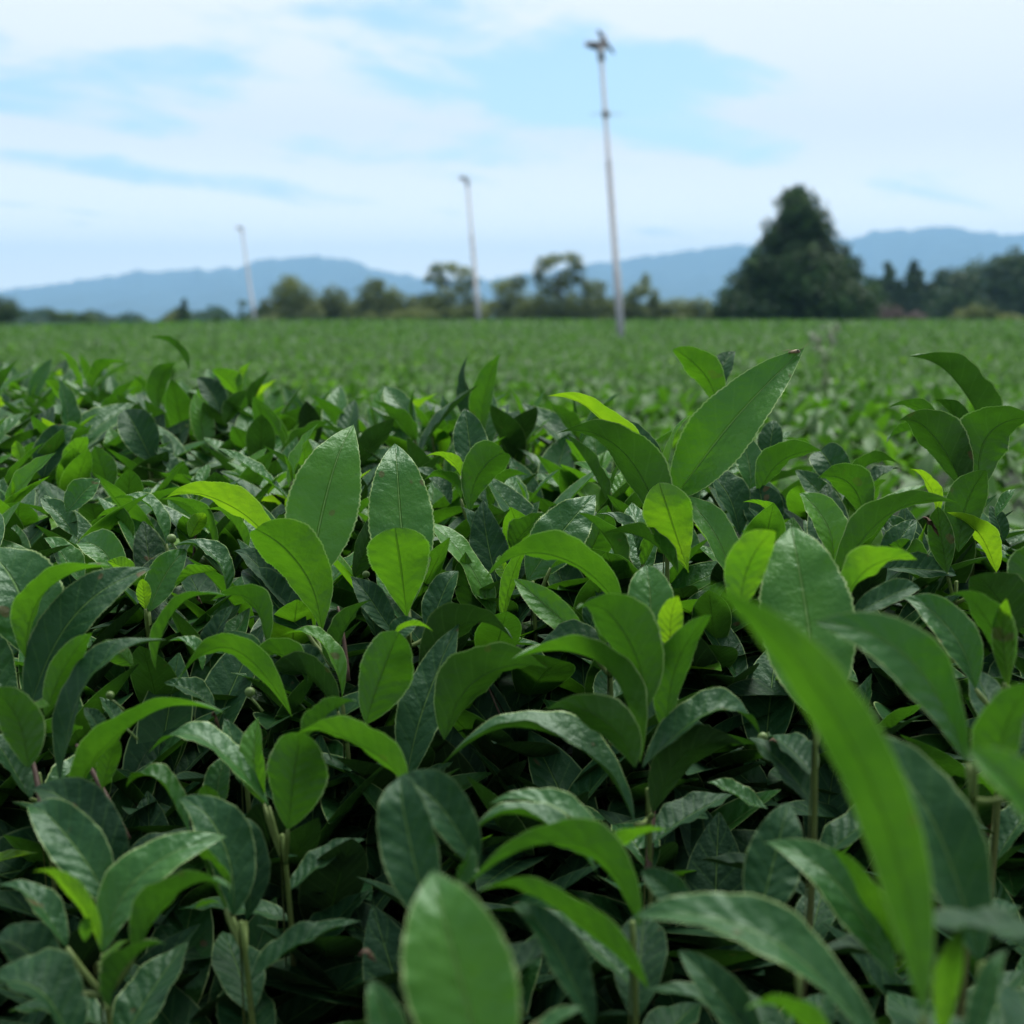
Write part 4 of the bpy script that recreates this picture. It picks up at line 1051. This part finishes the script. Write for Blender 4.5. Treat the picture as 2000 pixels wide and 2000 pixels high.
# a pale weed standing in the field
wd = tag(empty('weed', pix(1612, 800, 4.2)), 'thin pale weed sticking up blurred in the field below the conical tree', 'weed')
mb = MB(); b0 = pix(1612, 800, 4.2)
for a, b_, c_ in (((1612, 860), (1612, 760), (1625, 645)), ((1612, 800), (1600, 740), (1610, 690)), ((1614, 760), (1618, 700), (1592, 660))):
    mb.tube(bez(pix(*a, 4.2), pix(*b_, 4.2), pix(*c_, 4.2), 8) - b0, [.002] * 8, 6, 1.0)
obj('stalk', mb.mesh('stalk', M_STEM), wd)
g5 = np.random.default_rng(51); n = 70
cs = np.array([(1628, 640), (1626, 650), (1622, 662), (1592, 662), (1600, 672), (1612, 705), (1610, 690), (1616, 740)])
P = np.array([pix(*(cs[int(g5.integers(len(cs)))] + g5.normal(0, 5, 2)), 4.2 + g5.normal(0, .01)) for _ in range(n)]) - b0
V, q, t, uv = bake_leaves(P, g5.normal(size=(n, 3)), g5.normal(size=(n, 3)), np.full(n, .022), np.full(n, .010), np.full(n, .9), 3, 2, .2, 10.)
M_WEED = simple_mat('weed_leaf', (.34, .40, .28), .8, .4, 60.0)
obj('leaves', mesh_from('leaves', V, q, M_WEED, t, uv), wd)
# the insect on the leaf tip
ip = TIPS['insect'] + np.array([-.001, 0, .0006]); dx = .0105 / 60
ins = tag(empty('insect', ip), 'tiny pale brown hopper resting on the tip of the biggest arching leaf', 'insect')
M_INS = simple_mat('insect_body', (.28, .21, .12), .5, .6, 900.0, (.09, .06, .035)); M_EYE = simple_mat('insect_eye', (.008, .007, .006), .2)
px1 = .622 / F
mb = MB(); mb.tube([(-12 * px1, 0, -1 * px1), (-5 * px1, 0, 0), (2 * px1, 0, 1 * px1), (7 * px1, 0, 1 * px1), (10 * px1, 0, -.5 * px1)], np.array([1.2, 3.2, 4.0, 3.6, 1.8]) * px1, 10)
obj('body', mb.mesh('body', M_INS), ins)
mb = MB(); mb.ball((5 * px1, -3 * px1, 2.6 * px1), 2.2 * px1, 10, 8); obj('eye', mb.mesh('eye', M_EYE), ins)
mb = MB()
for a in (-9, -2, 4): mb.tube([(a * px1, -2 * px1, -1 * px1), ((a - 4) * px1, -4 * px1, 1.5 * px1), ((a - 5) * px1, -4 * px1, -5 * px1)], [.5 * px1, .4 * px1, .3 * px1], 6)
obj('legs', mb.mesh('legs', M_INS), ins)
mb = MB(); mb.tube([(9 * px1, 0, 2 * px1), (18 * px1, 0, 10 * px1), (27 * px1, 0, 17 * px1)], [.45 * px1, .35 * px1, .2 * px1], 6)
mb.tube([(-4 * px1, 0, 3 * px1), (-16 * px1, 0, 4 * px1), (-26 * px1, 0, 1 * px1)], [.8 * px1, .6 * px1, .2 * px1], 6); obj('antennae', mb.mesh('antennae', M_INS), ins)

# ------------------------------------------------------------------ mountains
RX = [-900, -400, -150, 0, 60, 100, 130, 170, 230, 280, 300, 330, 365, 420, 440, 470, 500, 540, 565, 600, 655, 690, 730, 780, 830, 870, 930, 960, 1000, 1100, 1160, 1210, 1250, 1275, 1290, 1330, 1370, 1430, 1500, 1600, 1670, 1700, 1725, 1760, 1800, 1850, 1900, 1950, 1970, 2000, 2200, 2500, 2900]
RY = [590, 580, 572, 566, 562, 559, 551, 545, 538, 531, 534, 529, 528, 527, 522, 525, 514, 507, 509, 503, 502, 512, 524, 537, 544, 546, 541, 545, 540, 528, 513, 511, 502, 505, 500, 494, 486, 482, 478, 470, 464, 452, 455, 452, 447, 446, 455, 462, 464, 458, 440, 470, 520]
D0 = 6200.0
xs = np.arange(-900, 2900, 5.0); prof = np.interp(xs, RX, RY) + 1.6 * np.sin(xs / 9.3 + np.sin(xs / 31)) + 1.2 * np.sin(xs / 4.6 + 1) + 2.0 * np.sin(xs / 23. + 2 * np.sin(xs / 57))
hr = (625 - prof) / F * D0
ts = np.linspace(-1, 1, 61)
gm = np.random.default_rng(61)
def vnoise(x, y, s):
    return np.sin(x / s * 1.7 + 1.3 * np.sin(y / s * 1.1)) * np.cos(y / s * 1.3 + 1.7 * np.sin(x / s * .7))
XA, TA = np.meshgrid(xs, ts, indexing='ij')
dist = D0 + TA * 2300
X = (XA - 1000) / F * dist
fall = 1 - np.abs(TA) ** .85
spur = vnoise(XA * 2.1, TA * 900, 120) * .42 + vnoise(XA * 2.1 + 70, TA * 900, 50) * .14
shape = np.clip(fall * (1 + spur * np.minimum(1, np.abs(TA) * 4) * (1 - fall * .4)), 0, 1.0)
Zm = CAMZ + hr[:, None] * shape * np.where(TA > 0, 1, dist / D0 * .96 + .04) - 2
Zm = np.minimum(Zm, CAMZ + hr[:, None] * dist / D0)
Zm = np.where(np.abs(TA) > .99, -30, Zm)
i, j = np.meshgrid(np.arange(len(xs) - 1), np.arange(60), indexing='ij')
Q = np.stack([i * 61 + j, (i + 1) * 61 + j, (i + 1) * 61 + j + 1, i * 61 + j + 1], -1).reshape(-1, 4)
M_MTN = simple_mat('forested_slopes', (.028, .048, .022), .95, .6, .004, (.014, .028, .014), spec=.1)
tag(obj('mountains', mesh_from('mountains', np.stack([X, dist, Zm], -1).reshape(-1, 3), Q, M_MTN)), kind='structure')

# ------------------------------------------------------------------ air
HAZE = 2.2e-4
hb = MB(); hb.box((0, 4400, 185), (5200, 4600, 245))
hm, nt = new_mat('air'); o_ = N(nt, 'ShaderNodeOutputMaterial'); pv = N(nt, 'ShaderNodeVolumePrincipled')
pv.inputs['Color'].default_value = (.37, .67, 1.0, 1); pv.inputs['Density'].default_value = HAZE; pv.inputs['Anisotropy'].default_value = .0
nt.links.new(pv.outputs[0], o_.inputs['Volume'])
tag(obj('haze', hb.mesh('haze', hm, smooth=False)), kind='stuff')

# ------------------------------------------------------------------ daylight
SUN_EL, SUN_AZ = R(64), R(25)         # high, ahead of the camera and a little to the right
w = bpy.data.worlds.new('World'); SC.world = w; w.use_nodes = True; nt = w.node_tree; nt.nodes.clear(); L = nt.links.new
wo = N(nt, 'ShaderNodeOutputWorld'); bg = N(nt, 'ShaderNodeBackground'); bg.inputs['Strength'].default_value = .12
sky = N(nt, 'ShaderNodeTexSky', sky_type='NISHITA'); sky.sun_disc = False; sky.sun_elevation = SUN_EL; sky.sun_rotation = SUN_AZ
sky.air_density = 1.0; sky.dust_density = .6; sky.ozone_density = 3.0
dirn = N(nt, 'ShaderNodeTexCoord').outputs['Generated']
sp = N(nt, 'ShaderNodeSeparateXYZ'); L(dirn, sp.inputs[0])
zz = math_n(nt, 'ADD', math_n(nt, 'MAXIMUM', sp.outputs[2], 0.0), .045)
cx = math_n(nt, 'DIVIDE', sp.outputs[0], zz); cy = math_n(nt, 'DIVIDE', sp.outputs[1], zz)
st = math_n(nt, 'ADD', math_n(nt, 'MULTIPLY', cx, .62), math_n(nt, 'MULTIPLY', cy, .78))
ac = math_n(nt, 'SUBTRACT', math_n(nt, 'MULTIPLY', cx, .78), math_n(nt, 'MULTIPLY', cy, .62))
cmb = N(nt, 'ShaderNodeCombineXYZ'); L(math_n(nt, 'MULTIPLY', st, .16), cmb.inputs[0]); L(ac, cmb.inputs[1])
n1 = N(nt, 'ShaderNodeTexNoise', i_Scale=1.15, i_Detail=6.0, i_Roughness=.52, i_Distortion=.35); L(cmb.outputs[0], n1.inputs['Vector'])
cm2 = N(nt, 'ShaderNodeCombineXYZ'); L(math_n(nt, 'MULTIPLY', sp.outputs[0], 9.0), cm2.inputs[0]); L(math_n(nt, 'MULTIPLY', sp.outputs[1], 5.0), cm2.inputs[1]); L(math_n(nt, 'MULTIPLY', sp.outputs[2], 26.0), cm2.inputs[2])
n2 = N(nt, 'ShaderNodeTexNoise', i_Scale=1.0, i_Detail=7.0, i_Roughness=.56, i_Distortion=.3); L(cm2.outputs[0], n2.inputs['Vector'])
nmix = math_n(nt, 'ADD', math_n(nt, 'MULTIPLY', n1.outputs['Fac'], .54), math_n(nt, 'MULTIPLY', n2.outputs['Fac'], .46))
# a clearing in the cloud sheet, ahead and above
def hole(dx, dz, sx, sz):
    a = math_n(nt, 'DIVIDE', math_n(nt, 'SUBTRACT', sp.outputs[0], dx), sx); b = math_n(nt, 'DIVIDE', math_n(nt, 'SUBTRACT', sp.outputs[2], dz), sz)
    r2 = math_n(nt, 'ADD', math_n(nt, 'MULTIPLY', a, a), math_n(nt, 'MULTIPLY', b, b))
    return math_n(nt, 'EXPONENT', math_n(nt, 'MULTIPLY', r2, -1.0))
hl = math_n(nt, 'ADD', math_n(nt, 'MULTIPLY', hole(.03, .14, .12, .04), .42), math_n(nt, 'MULTIPLY', hole(-.22, .165, .14, .03), .20))
big_ = math_n(nt, 'MULTIPLY', hole(.27, .15, .16, .07), .17)
low = math_n(nt, 'MULTIPLY', mapr(nt, sp.outputs[2], .0, .10, 1.0, 0.0), .30)
nmix = math_n(nt, 'ADD', math_n(nt, 'MULTIPLY', math_n(nt, 'SUBTRACT', nmix, .5), 1.9), .53)
cl = math_n(nt, 'ADD', math_n(nt, 'ADD', math_n(nt, 'SUBTRACT', nmix, hl), big_), low)
cov = mapr(nt, cl, .26, .50)
ccol = mix_c(nt, mapr(nt, sp.outputs[2], 0.0, .13, 1.0, 0.0), (6.7, 6.85, 7.2), (17.0, 15.0, 11.5))
ccol = mix_c(nt, mapr(nt, sp.outputs[1], -.45, .45), (4.6, 4.9, 5.2), ccol)
clouds = mix_c(nt, cov, mix_c(nt, 1.0, sky.outputs[0], (1.10, 1.12, 1.06), 'MULTIPLY'), ccol)
L(clouds, bg.inputs['Color']); L(bg.outputs[0], wo.inputs[0])
sd = bpy.data.lights.new('sun', 'SUN'); sd.energy = 3.8; sd.angle = R(36); sd.color = (1, .95, .88)
so = bpy.data.objects.new('sun', sd); COL.objects.link(so)
sv = Vector((math.sin(SUN_AZ) * math.cos(SUN_EL), math.cos(SUN_AZ) * math.cos(SUN_EL), math.sin(SUN_EL)))
so.rotation_euler = sv.to_track_quat('Z', 'Y').to_euler(); so.location = (0, 0, 30)

SC.view_settings.view_transform = 'Standard'; SC.view_settings.look = 'None'
SC.view_settings.exposure = 0.46; SC.view_settings.gamma = 1.0
SC.cycles.use_denoising = True
SC.cycles.max_bounces = 8; SC.cycles.diffuse_bounces = 4; SC.cycles.glossy_bounces = 3; SC.cycles.transmission_bounces = 6
SC.cycles.volume_bounces = 1
SC.cycles.sample_clamp_indirect = 6.0
